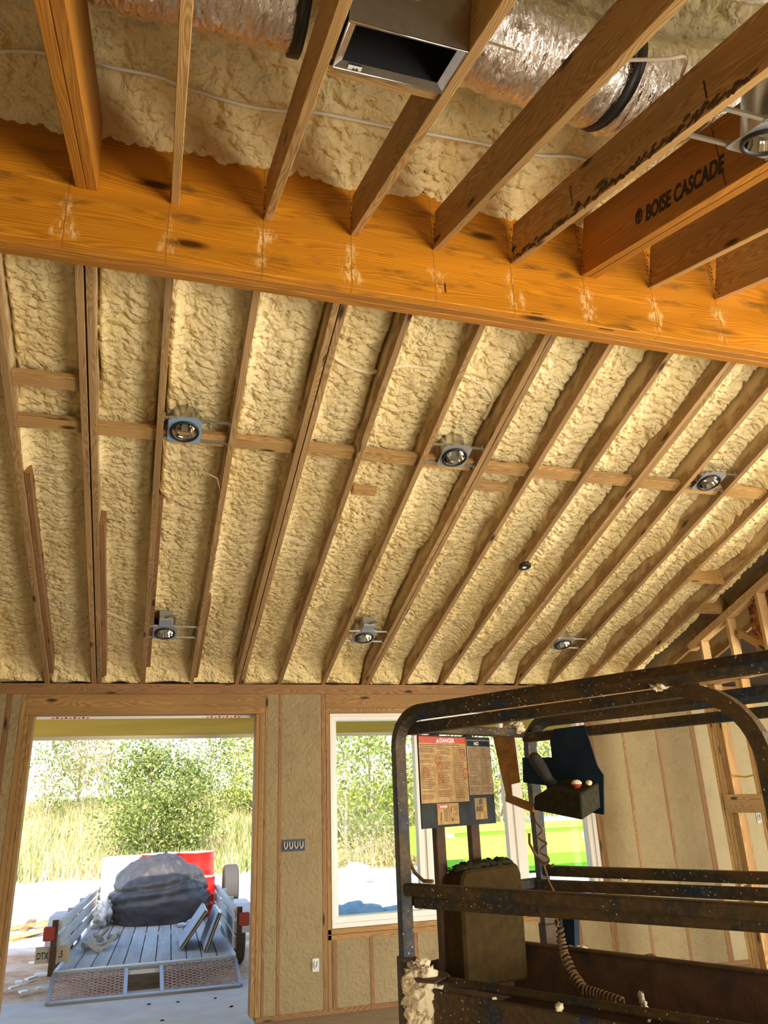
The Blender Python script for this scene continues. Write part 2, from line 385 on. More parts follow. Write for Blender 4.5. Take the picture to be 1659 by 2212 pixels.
    def quad(s, a, b, c, d):
        a, b, c, d = map(Vector, (a, b, c, d)); lu = (b-a).length; lv = (d-a).length
        return s.add([a, b, c, d], [(0, 1, 2, 3)], [[(0, 0), (lu, 0), (lu, lv), (0, lv)]])
    def blob(s, c, r, sc=(1, 1, 1), amp=.25, seed=0, seg=14, ring=9, fr=3.0):
        from mathutils import noise as nz
        V = []; F = []; c = Vector(c)
        for i in range(ring+1):
            th = math.pi*i/ring
            for k in range(seg):
                ph = 2*math.pi*k/seg; d = Vector((math.sin(th)*math.cos(ph), math.sin(th)*math.sin(ph), math.cos(th)))
                q = 1+amp*nz.noise(d*fr+Vector((seed*7.3, seed*1.7, 0)))*2
                V.append(c+Vector((d.x*sc[0], d.y*sc[1], d.z*sc[2]))*r*q)
        for i in range(ring):
            for k in range(seg): F.append((i*seg+k, (i+1)*seg+k, (i+1)*seg+(k+1) % seg, i*seg+(k+1) % seg))
        return s.add(V, F, smooth=True)
    def build(s, name, m, parent=None, bevel=0, org=None):
        if parent is not None: o3 = ORG[parent.name]
        elif org is not None: o3 = Vector(org)
        else:
            xs = [p[0] for p in s.v]; ys = [p[1] for p in s.v]; zs = [p[2] for p in s.v]
            o3 = Vector(((min(xs)+max(xs))/2, (min(ys)+max(ys))/2, min(zs)))
        me = bpy.data.meshes.new(name)
        me.from_pydata([(p[0]-o3.x, p[1]-o3.y, p[2]-o3.z) for p in s.v], [], s.f)
        if any(u for u in s.uv):
            uvl = me.uv_layers.new(name='UVMap'); arr = []
            for f, u in zip(s.f, s.uv): arr += [x for p in (u or [(0, 0)]*len(f)) for x in p]
            uvl.data.foreach_set('uv', arr)
        me.polygons.foreach_set('use_smooth', s.smooth)
        me.materials.append(m); me.update()
        o = bpy.data.objects.new(name, me); COL.objects.link(o); ORG[o.name] = o3
        if parent is not None: o.parent = parent
        else: o.location = o3+Vector((0, 0, E))
        if bevel:
            b = o.modifiers.new('bevel', 'BEVEL'); b.width = bevel; b.segments = 1; b.limit_method = 'ANGLE'
        return o
def fixn(o):
    bm = bmesh.new(); bm.from_mesh(o.data); bmesh.ops.recalc_face_normals(bm, faces=bm.faces); bm.to_mesh(o.data); bm.free(); return o
def tag(o, label, cat, group=None, kind=None):
    o['label'] = label; o['category'] = cat
    if group: o['group'] = group
    if kind: o['kind'] = kind
    return o
def thing(name, base, label, cat, group=None, kind=None):
    o = bpy.data.objects.new(name, None); COL.objects.link(o); b = Vector(base); ORG[o.name] = b
    o.location = b+Vector((0, 0, E)); o.empty_display_size = .1
    return tag(o, label, cat, group, kind)
def struct(o): o['kind'] = 'structure'; return o
def copy_thing(o, shift):
    r = o.copy(); COL.objects.link(r); sh = Vector(shift); r.location = o.location+sh; ORG[r.name] = ORG[o.name]+sh
    for ch in [c for c in bpy.data.objects if c.parent == o]:
        c = ch.copy(); COL.objects.link(c); c.parent = r; ORG[c.name] = ORG[r.name]
        for gch in [q for q in bpy.data.objects if q.parent == ch]:
            q = gch.copy(); COL.objects.link(q); q.parent = c; ORG[q.name] = ORG[r.name]
    return r
def text(name, s, p, xdir, ydir, size, m, parent, label=None, sx=1.0, align='LEFT', extrude=.0004, spacing=1.0, bold=.012):
    cu = bpy.data.curves.new(name, 'FONT'); cu.body = s; cu.size = size; cu.extrude = extrude; cu.align_x = align
    cu.space_character = spacing; cu.offset = size*bold
    cu.materials.append(m); o = bpy.data.objects.new(name, cu); COL.objects.link(o)
    x = Vector(xdir).normalized(); y = Vector(ydir); y = (y-x*y.dot(x)).normalized(); z = x.cross(y)
    loc = Vector(p)-(ORG[parent.name] if parent else Vector((0, 0, -E)))
    mt = Matrix(((x.x*sx, y.x, z.x, loc.x), (x.y*sx, y.y, z.y, loc.y), (x.z*sx, y.z, z.z, loc.z), (0, 0, 0, 1)))
    bpy.context.view_layer.update(); me = bpy.data.meshes.new_from_object(o.evaluated_get(bpy.context.evaluated_depsgraph_get()))
    bpy.data.objects.remove(o); bpy.data.curves.remove(cu); me.name = name
    if not me.materials: me.materials.append(m)
    o = bpy.data.objects.new(name, me); COL.objects.link(o)
    if parent: o.parent = parent
    o.matrix_local = mt; ORG[o.name] = ORG[parent.name] if parent else Vector(p)
    return o

# ------------------------------------------------------------------ numpy foam surface
def hsh(i, j, s):
    x = np.sin(i*127.1+j*311.7+s*74.7)*43758.5453; return x-np.floor(x)
def vor(x, y, s):
    ix = np.floor(x); iy = np.floor(y); d = np.full(x.shape, 9.0)
    for a in (-1, 0, 1):
        for b in (-1, 0, 1):
            cx = ix+a; cy = iy+b; px = cx+hsh(cx, cy, s); py = cy+hsh(cx, cy, s+17)
            d = np.minimum(d, (px-x)**2+(py-y)**2)
    return np.sqrt(d)
def vno(x, y, s):
    ix = np.floor(x); iy = np.floor(y); fx = x-ix; fy = y-iy; fx = fx*fx*(3-2*fx); fy = fy*fy*(3-2*fy)
    a = hsh(ix, iy, s); b = hsh(ix+1, iy, s); c = hsh(ix, iy+1, s); d = hsh(ix+1, iy+1, s)
    return (a*(1-fx)+b*fx)*(1-fy)+(c*(1-fx)+d*fx)*fy
def foam_h(x, y, s, big=1.0):
    wx = x+.05*(vno(x*7, y*7, s)-.5)+.02*(vno(x*22, y*22, s+1)-.5); wy = y+.05*(vno(x*7, y*7, s+2)-.5)+.02*(vno(x*22, y*22, s+3)-.5)
    def dome(k, e, s_): return np.sqrt(np.clip(1-(vor(wx*k, wy*k*e, s_)/.82)**2, 0, 1))
    h = .020*big*dome(8/big, 1.9, s)+.026*big*dome(17/big, 1.7, s+5)+.020*dome(31, 1.45, s+9)+.006*dome(60, 1.2, s+11)
    h += .030*(vno(x*2.6, y*2.0, s+20)-.5)+.02*(vno(x*6, y*5, s+21)-.5)
    return h
def grid_obj(name, X, Y, Z, m, org):
    ny, nx = X.shape
    co = np.stack([X-org[0], Y-org[1], Z-org[2]], -1).reshape(-1, 3).astype(np.float32)
    idx = np.arange(nx*ny).reshape(ny, nx)
    q = np.stack([idx[:-1, :-1], idx[:-1, 1:], idx[1:, 1:], idx[1:, :-1]], -1).reshape(-1, 4)
    me = bpy.data.meshes.new(name); me.vertices.add(len(co)); me.vertices.foreach_set('co', co.ravel())
    me.loops.add(q.size); me.loops.foreach_set('vertex_index', q.ravel().astype(np.int32))
    me.polygons.add(len(q)); me.polygons.foreach_set('loop_start', np.arange(0, q.size, 4, dtype=np.int32))
    me.polygons.foreach_set('use_smooth', np.ones(len(q), dtype=bool)); me.update(calc_edges=True); me.validate()
    me.materials.append(m); o = bpy.data.objects.new(name, me); COL.objects.link(o)
    o.location = Vector(org)+Vector((0, 0, E)); ORG[o.name] = Vector(org); return o

# ================================================================== LARGE STRUCTURE
K = .3345
def zb(Y): return 1.02+(7.15-Y)*K          # underside of the far rafters
def zn(Y): return 2.45-(2.77-Y)*K          # underside of the near rafters
FL = -E+.02                                 # slab top is z = -1.65 below the eye
def S(name, m, *boxes):
    b = MB()
    for q in boxes: b.bx(*q)
    return struct(b.build(name, m))
S('floor', M_floor, (-3.6, 8.6, -1.8, 7.15, FL-.2, FL))
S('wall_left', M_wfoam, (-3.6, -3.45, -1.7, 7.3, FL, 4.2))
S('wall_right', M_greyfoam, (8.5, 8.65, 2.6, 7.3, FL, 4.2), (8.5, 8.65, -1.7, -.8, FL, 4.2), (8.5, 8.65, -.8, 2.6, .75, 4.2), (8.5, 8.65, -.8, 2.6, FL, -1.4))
# back wall with two tall openings behind the photographer
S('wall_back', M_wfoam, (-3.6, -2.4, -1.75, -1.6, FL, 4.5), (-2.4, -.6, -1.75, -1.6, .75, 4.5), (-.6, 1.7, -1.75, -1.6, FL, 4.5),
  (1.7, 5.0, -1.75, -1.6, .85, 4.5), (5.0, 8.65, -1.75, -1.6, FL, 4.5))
# front wall: foam between the studs, outside sheathing behind
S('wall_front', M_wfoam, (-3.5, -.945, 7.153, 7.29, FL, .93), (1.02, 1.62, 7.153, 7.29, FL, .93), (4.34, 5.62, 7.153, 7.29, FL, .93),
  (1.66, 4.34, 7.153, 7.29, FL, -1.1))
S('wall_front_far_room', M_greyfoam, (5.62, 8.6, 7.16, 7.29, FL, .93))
# roof deck that carries the foam (keeps the sun out), sloping down to the front and on up behind the beam
def slab(name, m, X0, X1, Y0, z0, Y1, z1, t):
    b = MB(); b.prism([(X0, Y0, z0), (X1, Y0, z0), (X1, Y1, z1), (X0, Y1, z1)], (0, 0, t)); return struct(fixn(b.build(name, m)))
slab('ceiling_deck_front', M_dark, -3.6, 8.65, 2.85, zb(2.85)+.27, 7.4, zb(7.4)+.27, .12)
slab('ceiling_deck_rear', M_dark, -3.6, 8.65, -1.8, 2.93+(2.77+1.8)*K, 2.86, 2.93-.09*K, .12)
slab('roof_porch', M_fascia, -3.6, 8.65, 7.3, 1.12, 9.5, .86, .10)
S('ceiling_porch_soffit', M_soffit, (-3.6, 8.65, 7.29, 9.42, .765, .79))
S('trim_fascia', M_fascia, (-3.6, 8.65, 9.42, 9.46, .725, .90))
S('wall_above_plate', M_dark, (-3.6, 8.65, 7.29, 7.34, .93, 1.25))
# sprayed foam
def far_foam():
    X, T = np.meshgrid(np.arange(-1.75, 5.02, .0085), np.arange(2.86, 7.2, .0085))
    Z = 1.02+(7.15-T)*K
    d = np.full(X.shape, 9.0)
    for x0, x1 in RAFX: d = np.minimum(d, np.maximum(np.maximum(x0-X, X-x1), 0))
    rec = np.full(X.shape, .190)
    climb = .10*np.exp(-d/.03)*np.clip(vno(X*3, T*2.2, 40)*2.0-.75, 0, 1)
    groove = .07*np.exp(-(d/.012)**2)*np.clip(vno(X*2, T*1.1, 41)*3-1.2, 0, 1)
    sag = .02*np.clip(1-(d/.18), 0, 1)
    end = np.clip((T-6.95)/.22, 0, 1)
    rec = rec-climb+groove+sag-.15*end
    R = foam_h(X, T, 3)
    edge = np.clip((X-4.3)/.7, 0, 1); R = R+edge*.02
    return grid_obj('ceiling_spray_foam', X, T, np.maximum(Z+rec-R, 1.024+.03*vno(X*9, T*9, 31)), M_foam, (1.6, 5.0, zb(5.0)))
SEG = [[(-1.215, -1.175)], [(-.825, -.785)], [(-.447, -.409), (-.401, -.363)], [(-.042, -.003)], [(.373, .411)], [(.776, .813), (.820, .857)],
       [(1.165, 1.203)], [(1.581, 1.619)], [(1.972, 2.008), (2.014, 2.050)], [(2.375, 2.413)], [(2.770, 2.808)], [(3.182, 3.216), (3.219, 3.254)],
       [(3.584, 3.622)], [(3.945, 3.983)], [(4.352, 4.390)], [(4.758, 4.796)], [(5.165, 5.203)], [(5.571, 5.609)]]
RAFX = [(s[0][0], s[-1][1]) for s in SEG]
struct(far_foam())
def near_foam():
    X, T = np.meshgrid(np.arange(-1.6, 4.4, .0115), np.arange(.8, 2.80, .0115))
    Z = 2.775+(2.77-T)*K
    seam = np.zeros(X.shape)
    for x0 in np.arange(-1.5, 4.5, .406): seam = np.maximum(seam, np.exp(-((X-x0-.02*np.sin(T*6))/.02)**2))
    R = 1.35*foam_h(X, T, 61, 1.15)-.03*seam*vno(X*2, T*2, 7)
    Z = Z-R+.055 + .05*(vno(X*1.6, T*.6, 77)-.5)
    return grid_obj('ceiling_spray_foam_rear', X, T, Z, M_foam, (1.4, 1.8, 3.0))
struct(near_foam())

# ================================================================== BEAM AND RAFTERS
bm_ = thing('ridge_beam', (2.394, 2.835, 2.16), 'long orange laminated beam running right across under the foam ceiling', 'beam')
for i in range(3):
    y0 = 2.77+i*.0445
    b = MB(); b.box((2.394, y0+.0215, 2.16+.315), (10.6, .043, .63)); b.build('ply', M_beam if i == 0 else M_lvl, bm_, bevel=.003)
# dark pencil and saw marks on the beam
b = MB()
for px, py, w_, h_ in [(962, 622, .006, .05), (1160, 678, .06, .003), (1310, 712, .08, .003)]:
    p = onY(px, py, 2.7695); b.bx(p.x-w_/2, p.x+w_/2, 2.768, 2.771, p.z-h_/2, p.z+h_/2)
b.build('scuff_mark', M_ink, bm_)

def rafter_piece(b, x0, x1, Y0, Y1, zf, h):
    xc = (x0+x1)/2; u = Vector((0, -(zf(Y1)-zf(Y0))/(Y1-Y0), 1)).normalized()
    p0 = Vector((xc, Y0, zf(Y0)))+u*h/2; p1 = Vector((xc, Y1, zf(Y1)))+u*h/2
    return b.lumber(p0, p1, x1-x0, h, u)
ORD = ['', 'first', 'second', 'third', 'fourth', 'fifth', 'sixth', 'seventh', 'eighth', 'ninth', 'tenth', 'eleventh', 'twelfth', 'thirteenth', 'fourteenth', 'fifteenth', 'sixteenth', 'seventeenth', 'eighteenth']
FARLAB = ['pine rafter at the far left edge, only its lower end in view',
 'leaning-looking pine rafter nearest the left edge, left end of the two short blocks',
 'thick built-up pine rafter with a dark split, left of the first bay of lights',
 'narrow pine rafter on the left side of the leftmost two recessed lights',
 'pine rafter on the right side of the leftmost two recessed lights',
 'doubled pine rafter with dark seam above the door\'s right side',
 'pine rafter reaching the wall just right of the door corner',
 'pine rafter on the left side of the middle pair of recessed lights',
 'doubled pine rafter on the right side of the middle recessed lights',
 'pine rafter with a round black knot high up',
 'pine rafter with dark lettering stains carrying the black disc',
 'wide cracked pine rafter just right of the black disc',
 'pine rafter on the left side of the rightmost far pair of recessed lights',
 'pine rafter on the right side of the rightmost far recessed lights',
 'pine rafter two places left of the stud partition',
 'pine rafter next to the sloping top plate of the partition',
 'pine rafter just beyond the sloping partition plate',
 'last dim rafter seen behind the stud partition']
for i, seg in enumerate(SEG):
    x0 = seg[0][0]; x1 = seg[-1][1]
    if len(seg) == 1:
        b = MB(); rafter_piece(b, x0, x1, 2.905, 7.22, zb, .26)
        tag(b.build('roof_rafter', M_raf, bevel=.002), FARLAB[i], 'rafter', 'rafters beyond the beam')
    else:
        t = thing('roof_rafter', ((x0+x1)/2, 7.1, zb(7.1)), FARLAB[i], 'rafter', 'rafters beyond the beam')
        for j, (a, c) in enumerate(seg):
            b = MB(); rafter_piece(b, a, c, 2.905, 7.22, (lambda Y, j=j: zb(Y)+.004*j), .26); b.build('board', M_raf, t, bevel=.002)
# short boards sistered to the rafters lower down
for a, y0, y1, dz, lab in [(-.766, 4.62, 7.05, .035, 'short sister board on the right of the leftmost full rafter'),
                       (-.345, 5.05, 7.1, .03, 'dark short board beside the thick built-up rafter'),
                       (.012, 4.85, 6.9, .02, 'short sister board beside the leftmost light\'s left rafter'),
                       (.425, 5.9, 7.1, .03, 'short sister board low down beside the leftmost light\'s right rafter')]:
    b = MB(); rafter_piece(b, a-.017, a+.017, y0, y1, (lambda Y, dz=dz: zb(Y)+dz), .16)
    tag(b.build('sister_board', M_dull, bevel=.002), lab, 'board', 'sister boards nailed beside rafters')
# blocking between rafters
UP = Vector((0, K, 1)).normalized(); DN = Vector((0, 1, -K)).normalized()
def block(x0, x1, Y, lab, w=.089, th=.038, rec=.052, m=M_pine, name='blocking_board'):
    b = MB(); p = Vector((0, Y, zb(Y)))+UP*rec
    b.lumber((x0, p.y, p.z), (x1, p.y, p.z), w, th, UP)
    return tag(b.build(name, m, bevel=.002), lab, 'blocking', 'blocking row across the far rafters')
BL = ['left of the built-up rafter, lower of the two short blocks', 'between the built-up rafter and the leftmost lights', 'behind the leftmost upper recessed light',
      'just right of the leftmost upper recessed light bay', 'right of the doubled rafter above the door', 'one bay left of the middle upper recessed light', 'behind the middle upper recessed light',
      'just right of the middle upper recessed light bay', 'right of the rafter with the black knot', 'in the bay above the black disc',
      'two bays left of the rightmost upper recessed light', 'behind the rightmost upper recessed light', 'beyond the rightmost upper recessed light']
for i in range(13):
    a = SEG[i+1][-1][1]; c = SEG[i+2][0][0]
    block(a, c, 4.205+.004*i, 'pine blocking board '+(BL[i] if i < len(BL) else ''))
block(RAFX[1][1], RAFX[2][0], 3.90, 'pine blocking board at left, upper of the two short blocks')
block(1.235, 1.40, 4.56, 'short scrap of pine stuck in the foam left of the middle lights', rec=.06, w=.07)
block(2.07, 2.30, 4.42, 'short scrap of pine in the foam right of the middle upper light', rec=.06, w=.07)
for x0, x1, Y, lab in [(4.39, 4.758, 5.3, 'lower pine block between the last rafters by the partition'), (4.796, 5.165, 4.75, 'upper pine block between the last rafters by the partition'),
                       (4.796, 5.165, 5.75, 'dark pine block above the partition stud pack')]:
    block(x0, x1, Y, lab, w=.04, th=.16, rec=.08)
# near rafters
NEAR = [(-.425, -.336, .30, M_lvl, 2, 'thick dark orange laminated rafter at the top left corner'),
        (-.039, -.001, .19, M_pine, 1, 'narrow pale rafter crossing the foil duct at upper left'),
        (.364, .402, .19, M_pine, 1, 'pine rafter on the left of the metal register box'),
        (.766, .804, .19, M_pine, 1, 'pine rafter on the right of the metal register box'),
        (1.174, 1.212, .19, M_pine, 1, 'long pine rafter crossing in front of the broad foil duct'),
        (1.586, 1.624, .20, M_pine, 1, 'pine rafter with a rough bark edge left of the stamped beam'),
        (1.977, 2.066, .30, M_lvl, 2, 'thick orange laminated rafter stamped with black company lettering'),
        (2.378, 2.417, .23, M_pine, 1, 'knotty pine rafter just right of the stamped rafter'),
        (2.792, 2.830, .23, M_pine, 1, 'pine rafter end at the right edge above the beam'),
        (3.20, 3.24, .23, M_pine, 1, 'pine rafter beyond the right edge of the beam bay')]
NR = []
for x0, x1, h, m, n, lab in NEAR:
    t = thing('ceiling_rafter', ((x0+x1)/2, 0, zn(0)), lab, 'rafter', 'rafters on the near side of the beam')
    w_ = (x1-x0)/n
    for j in range(n):
        b = MB(); rafter_piece(b, x0+j*w_+.0008, x0+(j+1)*w_-.0008, -1.58, 2.768, zn, h); b.build('board', m, t, bevel=.0025)
    # nail heads by the beam
    b = MB(); random.seed(int(x0*1000))
    for q in range(10):
        b.box((x0-.0005, 2.735+random.uniform(-.012, .012), zn(2.74)+.02+q*h/11), (.002, .005, .008))
    b.build('nail', M_ink, t); NR.append(t)
t6 = NR[6]; dv = Vector((0, -1, -K)).normalized()
# lettering runs away from the beam, on the left face
p = onX(1394, 478, 1.9764); pe = onX(1563, 369, 1.9764); Lt = (pe-p).length
tx = text('stamped_lettering', 'BOISE CASCADE', p, (pe-p), (0, -K, 1), .100, M_ink, t6, sx=1.0, spacing=1.02, bold=.03)
wd = max(v.co.x for v in tx.data.vertices)
for v in tx.data.vertices: v.co.x *= Lt/wd
b = MB(); c_ = onX(1380, 467, 1.9764); upv = Vector((0, -K, 1)).normalized()
ring = [c_+dv*math.cos(a)*.021+upv*math.sin(a)*.033 for a in np.linspace(0, 2*math.pi, 25)]
b.tube(ring, .003, 6, caps=False); b.tube([c_-upv*.024, c_+upv*.024], .003, 6); b.tube([c_-dv*.012+upv*.012, c_+upv*.02, c_+dv*.012+upv*.012], .0025, 6)
b.tube([c_-dv*.012-upv*.004, c_+upv*.006, c_+dv*.012-upv*.004], .0025, 6); b.build('stamped_emblem', M_ink, t6)
b = MB(); YC = onX(1567, 400, 1.9764).y; b.box((1.9768, YC, zn(YC)+.15), (.0012, .0025, .29)); b.build('chalk_line', M_ink, t6)
b = MB()
for py_, hh in ((2.20, .10), (1.42, .07)):
    for q in range(6): b.box((1.5855, py_+random.uniform(-.003, .003), zn(py_)+.06+q*hh/6), (.0012, .006, .012))
b.build('stamp_mark', M_ink, NR[5])
# rough bark edge along the lower arris of that rafter
b = MB()
for q in range(110):
    Y = 1.25+q*.0136; b.blob((1.587+random.uniform(-.001, .001), Y, zn(Y)+.006+abs(random.gauss(0, .016))*(.4+.6*abs(math.sin(Y*5)))), random.uniform(.006, .013), (.25, 1.8, .8), .6, q, 7, 4)
b.build('bark_edge', plain('bark', (.10, .055, .03), .95, var=.4, vscale=60, bmp=.6), NR[5])

# ================================================================== FRONT WALL FRAMING
def stick(name, x0, x1, y0, y1, z0, z1, lab, cat='stud', group=None, m=M_dull):
    b = MB(); b.bx(x0, x1, y0, y1, z0, z1); return tag(b.build(name, m, bevel=.002), lab, cat, group)
YF, YB = 7.149, 7.288
stick('top_plate', -3.45, 8.5, YF, YB, .93, 1.02, 'long doubled top plate along the front wall under the rafter ends', 'plate')
stick('bottom_plate', 1.02, 8.5, YF, YB, FL, FL+.04, 'bottom plate along the floor right of the door', 'plate')
stick('door_header', -.945, 1.06, YF, YB, .757, .929, 'wide pine header over the open doorway with a dark knot streak', 'header', m=M_frame)
stick('window_header', 1.62, 4.38, YF, YB, .80, .929, 'pine header board over the window', 'header', m=M_frame)
stick('window_head_plate', 1.62, 4.38, YF, YB, .757, .799, 'flat plate under the window header', 'plate', m=M_frame)
W = 'front wall studs'
for x0, x1, z1, lab, m in [(-1.10, -1.055, .929, 'stud in the foam at the left edge of the photo', M_dull),
        (-.985, -.948, .929, 'outer stud at the doorway\'s left side', M_frame),
        (-.945, -.912, .756, 'middle jack stud at the doorway\'s left side', M_frame), (-.910, -.877, .756, 'inner jack stud edging the doorway\'s left side', M_frame),
        (.979, 1.010, .756, 'inner jack stud edging the doorway\'s right side', M_frame), (1.012, 1.045, .756, 'outer jack stud at the doorway\'s right side', M_frame),
        (1.062, 1.085, .929, 'thin dark king stud right of the doorway', M_dull),
        (1.186, 1.216, .929, 'stud in the foam left of the four-gang electrical box', M_dull),
        (1.580, 1.617, .929, 'king stud left of the window beside the small outlet box', M_dull), (1.622, 1.655, .756, 'jack stud at the window\'s left side', M_frame),
        (4.342, 4.372, .756, 'jack stud at the window\'s right side', M_frame), (4.376, 4.41, .929, 'king stud at the window\'s right side', M_dull),
        (4.757, 4.787, .929, 'first stud stripe in the foam right of the window', M_dull), (5.165, 5.198, .929, 'second stud stripe in the foam right of the window', M_dull),
        (5.600, 5.66, .929, 'double stud where the foam wall meets the far room', M_dull), (6.05, 6.09, .929, 'stud in the far room seen through the partition', M_pale),
        (6.46, 6.50, .929, 'second stud in the far room seen through the partition', M_pale)]:
    stick('wall_stud', x0, x1, YF, YB, FL+.04 if x0 > .977 else FL, z1, lab, 'stud', W, m)
for i, x0 in enumerate([1.665, 1.985, 2.39, 2.80, 3.20, 3.60, 4.00]):
    stick('cripple_stud', x0, x0+.036, YF, YB, FL+.04, -1.115, 'short stud under the window, %s from its left end' % ORD[i+1], 'stud', 'short studs under the window', M_dull)
stick('window_sill_plate', 1.62, 4.38, YF, YB, -1.072, -1.032, 'upper sill board under the window', 'plate', m=M_frame)
stick('window_sill_plate', 1.62, 4.38, YF, YB, -1.113, -1.074, 'lower sill board under the window', 'plate', m=M_frame)
# strip of wrap with red print showing under the door header
wr = thing('house_wrap', (.05, 7.3, .74), 'white house wrap strip with red print under the door header', 'house wrap')
b = MB(); b.bx(-.87, .97, 7.289, 7.292, .735, .765); b.build('sheet', M_label, wr)
b = MB()
for x0 in (-.75, .55):
    for q in range(9): b.bx(x0+q*.035, x0+q*.035+.020, 7.286, 7.2885, .738, .752 if q % 2 else .746)
b.build('print', M_signred, wr)
# window
win = bpy.data.objects.new('window_1', None); COL.objects.link(win); win['kind'] = 'structure'; win.location = (2.99, 7.22, -1.03+E); ORG[win.name] = Vector((2.99, 7.22, -1.03))
wx0, wx1, wz0, wz1 = 1.662, 4.338, -1.03, .755
b = MB()
for q in [(wx0, wx1, wz0, wz0+.085), (wx0, wx1, wz1-.062, wz1), (wx0, wx0+.065, wz0+.085, wz1-.062), (wx1-.09, wx1, wz0+.085, wz1-.062)]:
    b.bx(q[0], q[1], 7.18, 7.28, q[2], q[3])
b.build('window_frame', M_white, win, bevel=.004)
b = MB()
for q in [(wx0, wx1, wz0, wz0+.04), (wx0, wx1, wz1-.03, wz1), (wx0, wx0+.03, wz0+.04, wz1-.03), (wx1-.04, wx1, wz0+.04, wz1-.03)]:
    b.bx(q[0], q[1], 7.16, 7.18, q[2], q[3])
b.build('window_stop', M_white, win, bevel=.003)
for x0, x1 in ((2.49, 2.67), (3.395, 3.575)):
    b = MB(); b.bx(x0, x1, 7.19, 7.27, wz0+.085, wz1-.062); b.bx(x0+.07, x1-.07, 7.17, 7.19, wz0+.085, wz1-.062); b.build('mullion', M_white, win, bevel=.004)
for x0, x1 in ((wx0+.065, 2.49), (2.67, 3.395), (3.575, wx1-.09)):
    b = MB(); b.bx(x0, x1, 7.228, 7.232, wz0+.085, wz1-.062); b.build('glass_pane', M_glass, win)
# electrical boxes
def gang_box(x, z, w_, h_, lab, m, wires, y=7.15):
    t = thing('outlet_box', (x, y, z), lab, 'electrical box', 'electrical boxes in the walls')
    b = MB(); d = .012
    b.bx(x-w_/2, x+w_/2, y-.004, y, z-h_/2, z-h_/2+d); b.bx(x-w_/2, x+w_/2, y-.004, y, z+h_/2-d, z+h_/2)
    b.bx(x-w_/2, x-w_/2+d, y-.004, y, z-h_/2+d, z+h_/2-d); b.bx(x+w_/2-d, x+w_/2, y-.004, y, z-h_/2+d, z+h_/2-d)
    b.bx(x-w_/2+d, x+w_/2-d, y-.001, y+.002, z-h_/2+d, z+h_/2-d); b.build('box_body', m, t)
    for i in range(wires):
        xx = x-w_/2+w_*(i+.7)/(wires+.4)
        b = MB(); b.tube([(xx-.012, y, z+h_*.35), (xx-.016, y-.02, z), (xx-.005, y-.028, z-h_*.28), (xx+.01, y-.02, z-h_*.1), (xx+.014, y, z+h_*.3)], .005, 7); b.build('wire', M_cable, t)
p = onY(634, 1826, 7.15); gang_box(p.x, p.z, .20, .095, 'blue four-gang electrical box with white wires left of the window', M_bbox, 4)
p = onY(687, 2084, 7.15); gang_box(p.x-.02, p.z, .055, .095, 'small metal outlet box low down left of the window', M_plate, 1)
p = onY(1640, 1766, 7.15); gang_box(p.x, p.z, .06, .11, 'metal outlet box on the grey wall behind the partition', M_plate, 1, 7.156)

# ================================================================== STUD PARTITION on the right
XP = 5.06; P_ = 'studs of the open partition'
def pst(y0, y1, z0, z1, lab, m=M_pale, x0=XP, x1=XP+.09): return stick('partition_stud', x0, x1, y0, y1, z0, z1, lab, 'stud', P_, m)
pst(6.175, 6.212, FL, .875, 'pale far board of the stud pack ending the partition'); pst(6.13, 6.167, FL, .875, 'middle board of the stud pack ending the partition')
pst(6.09, 6.125, FL, .875, 'inner pale board of the stud pack ending the partition'); pst(6.01, 6.085, FL, .875, 'orange pine board right of the stud pack', M_pine)
pst(5.70, 5.74, FL, .875, 'pale partition stud with a split, right of the stud pack'); pst(5.655, 5.697, FL, .875, 'pine stud paired behind the split stud', M_pine)
pst(5.30, 5.34, FL, .875, 'partition stud at the right edge of the photo'); pst(4.90, 4.94, FL, .875, 'partition stud just outside the right edge')
for y in (6.08, 5.68, 5.27, 4.86):
    pst(y, y+.038, .965, zb(y+.038)-.075, 'upper short stud under the sloping plate, %s from the wall' % {6.08: 'first', 5.68: 'second', 5.27: 'third', 4.86: 'fourth'}[y])
stick('partition_plate', XP, XP+.09, 4.0, 6.212, .88, .962, 'level double plate across the partition', 'plate', m=M_pale)
b = MB(); b.lumber((XP+.045, 6.28, zb(6.28)-.045), (XP+.045, 3.6, zb(3.6)-.045), .09, .07, UP); tag(b.build('sloping_plate', M_pale, bevel=.002), 'sloping top plate of the partition under the rafters', 'plate')
stick('blocking_board', XP-.04, XP-.002, 4.6, 6.10, -.235, -.085, 'pale level board nailed across the partition studs with a knot', 'board', m=M_pale)
b = MB(); b.lumber((XP+.05, 5.62, 1.28), (XP+.05, 5.22, 1.00), .038, .06); tag(b.build('diagonal_brace', M_pine), 'short diagonal brace between upper partition studs', 'brace')
b = MB(); b.bx(5.26, 5.275, 4.3, 5.62, 1.12, 1.98); tag(b.build('strand_board_panel', M_osb), 'reddish strand board sheet behind the upper partition', 'board')
b = MB(); b.tube([(XP+.05, 6.05, .07), (XP+.06, 5.9, .055), (XP+.05, 5.72, .075), (XP+.05, 5.4, .05), (XP+.05, 5.0, .055), (XP+.05, 4.7, .05)], .007, 8)
tag(b.build('electrical_cable', M_ycable), 'yellow cable threaded through the partition studs', 'cable')

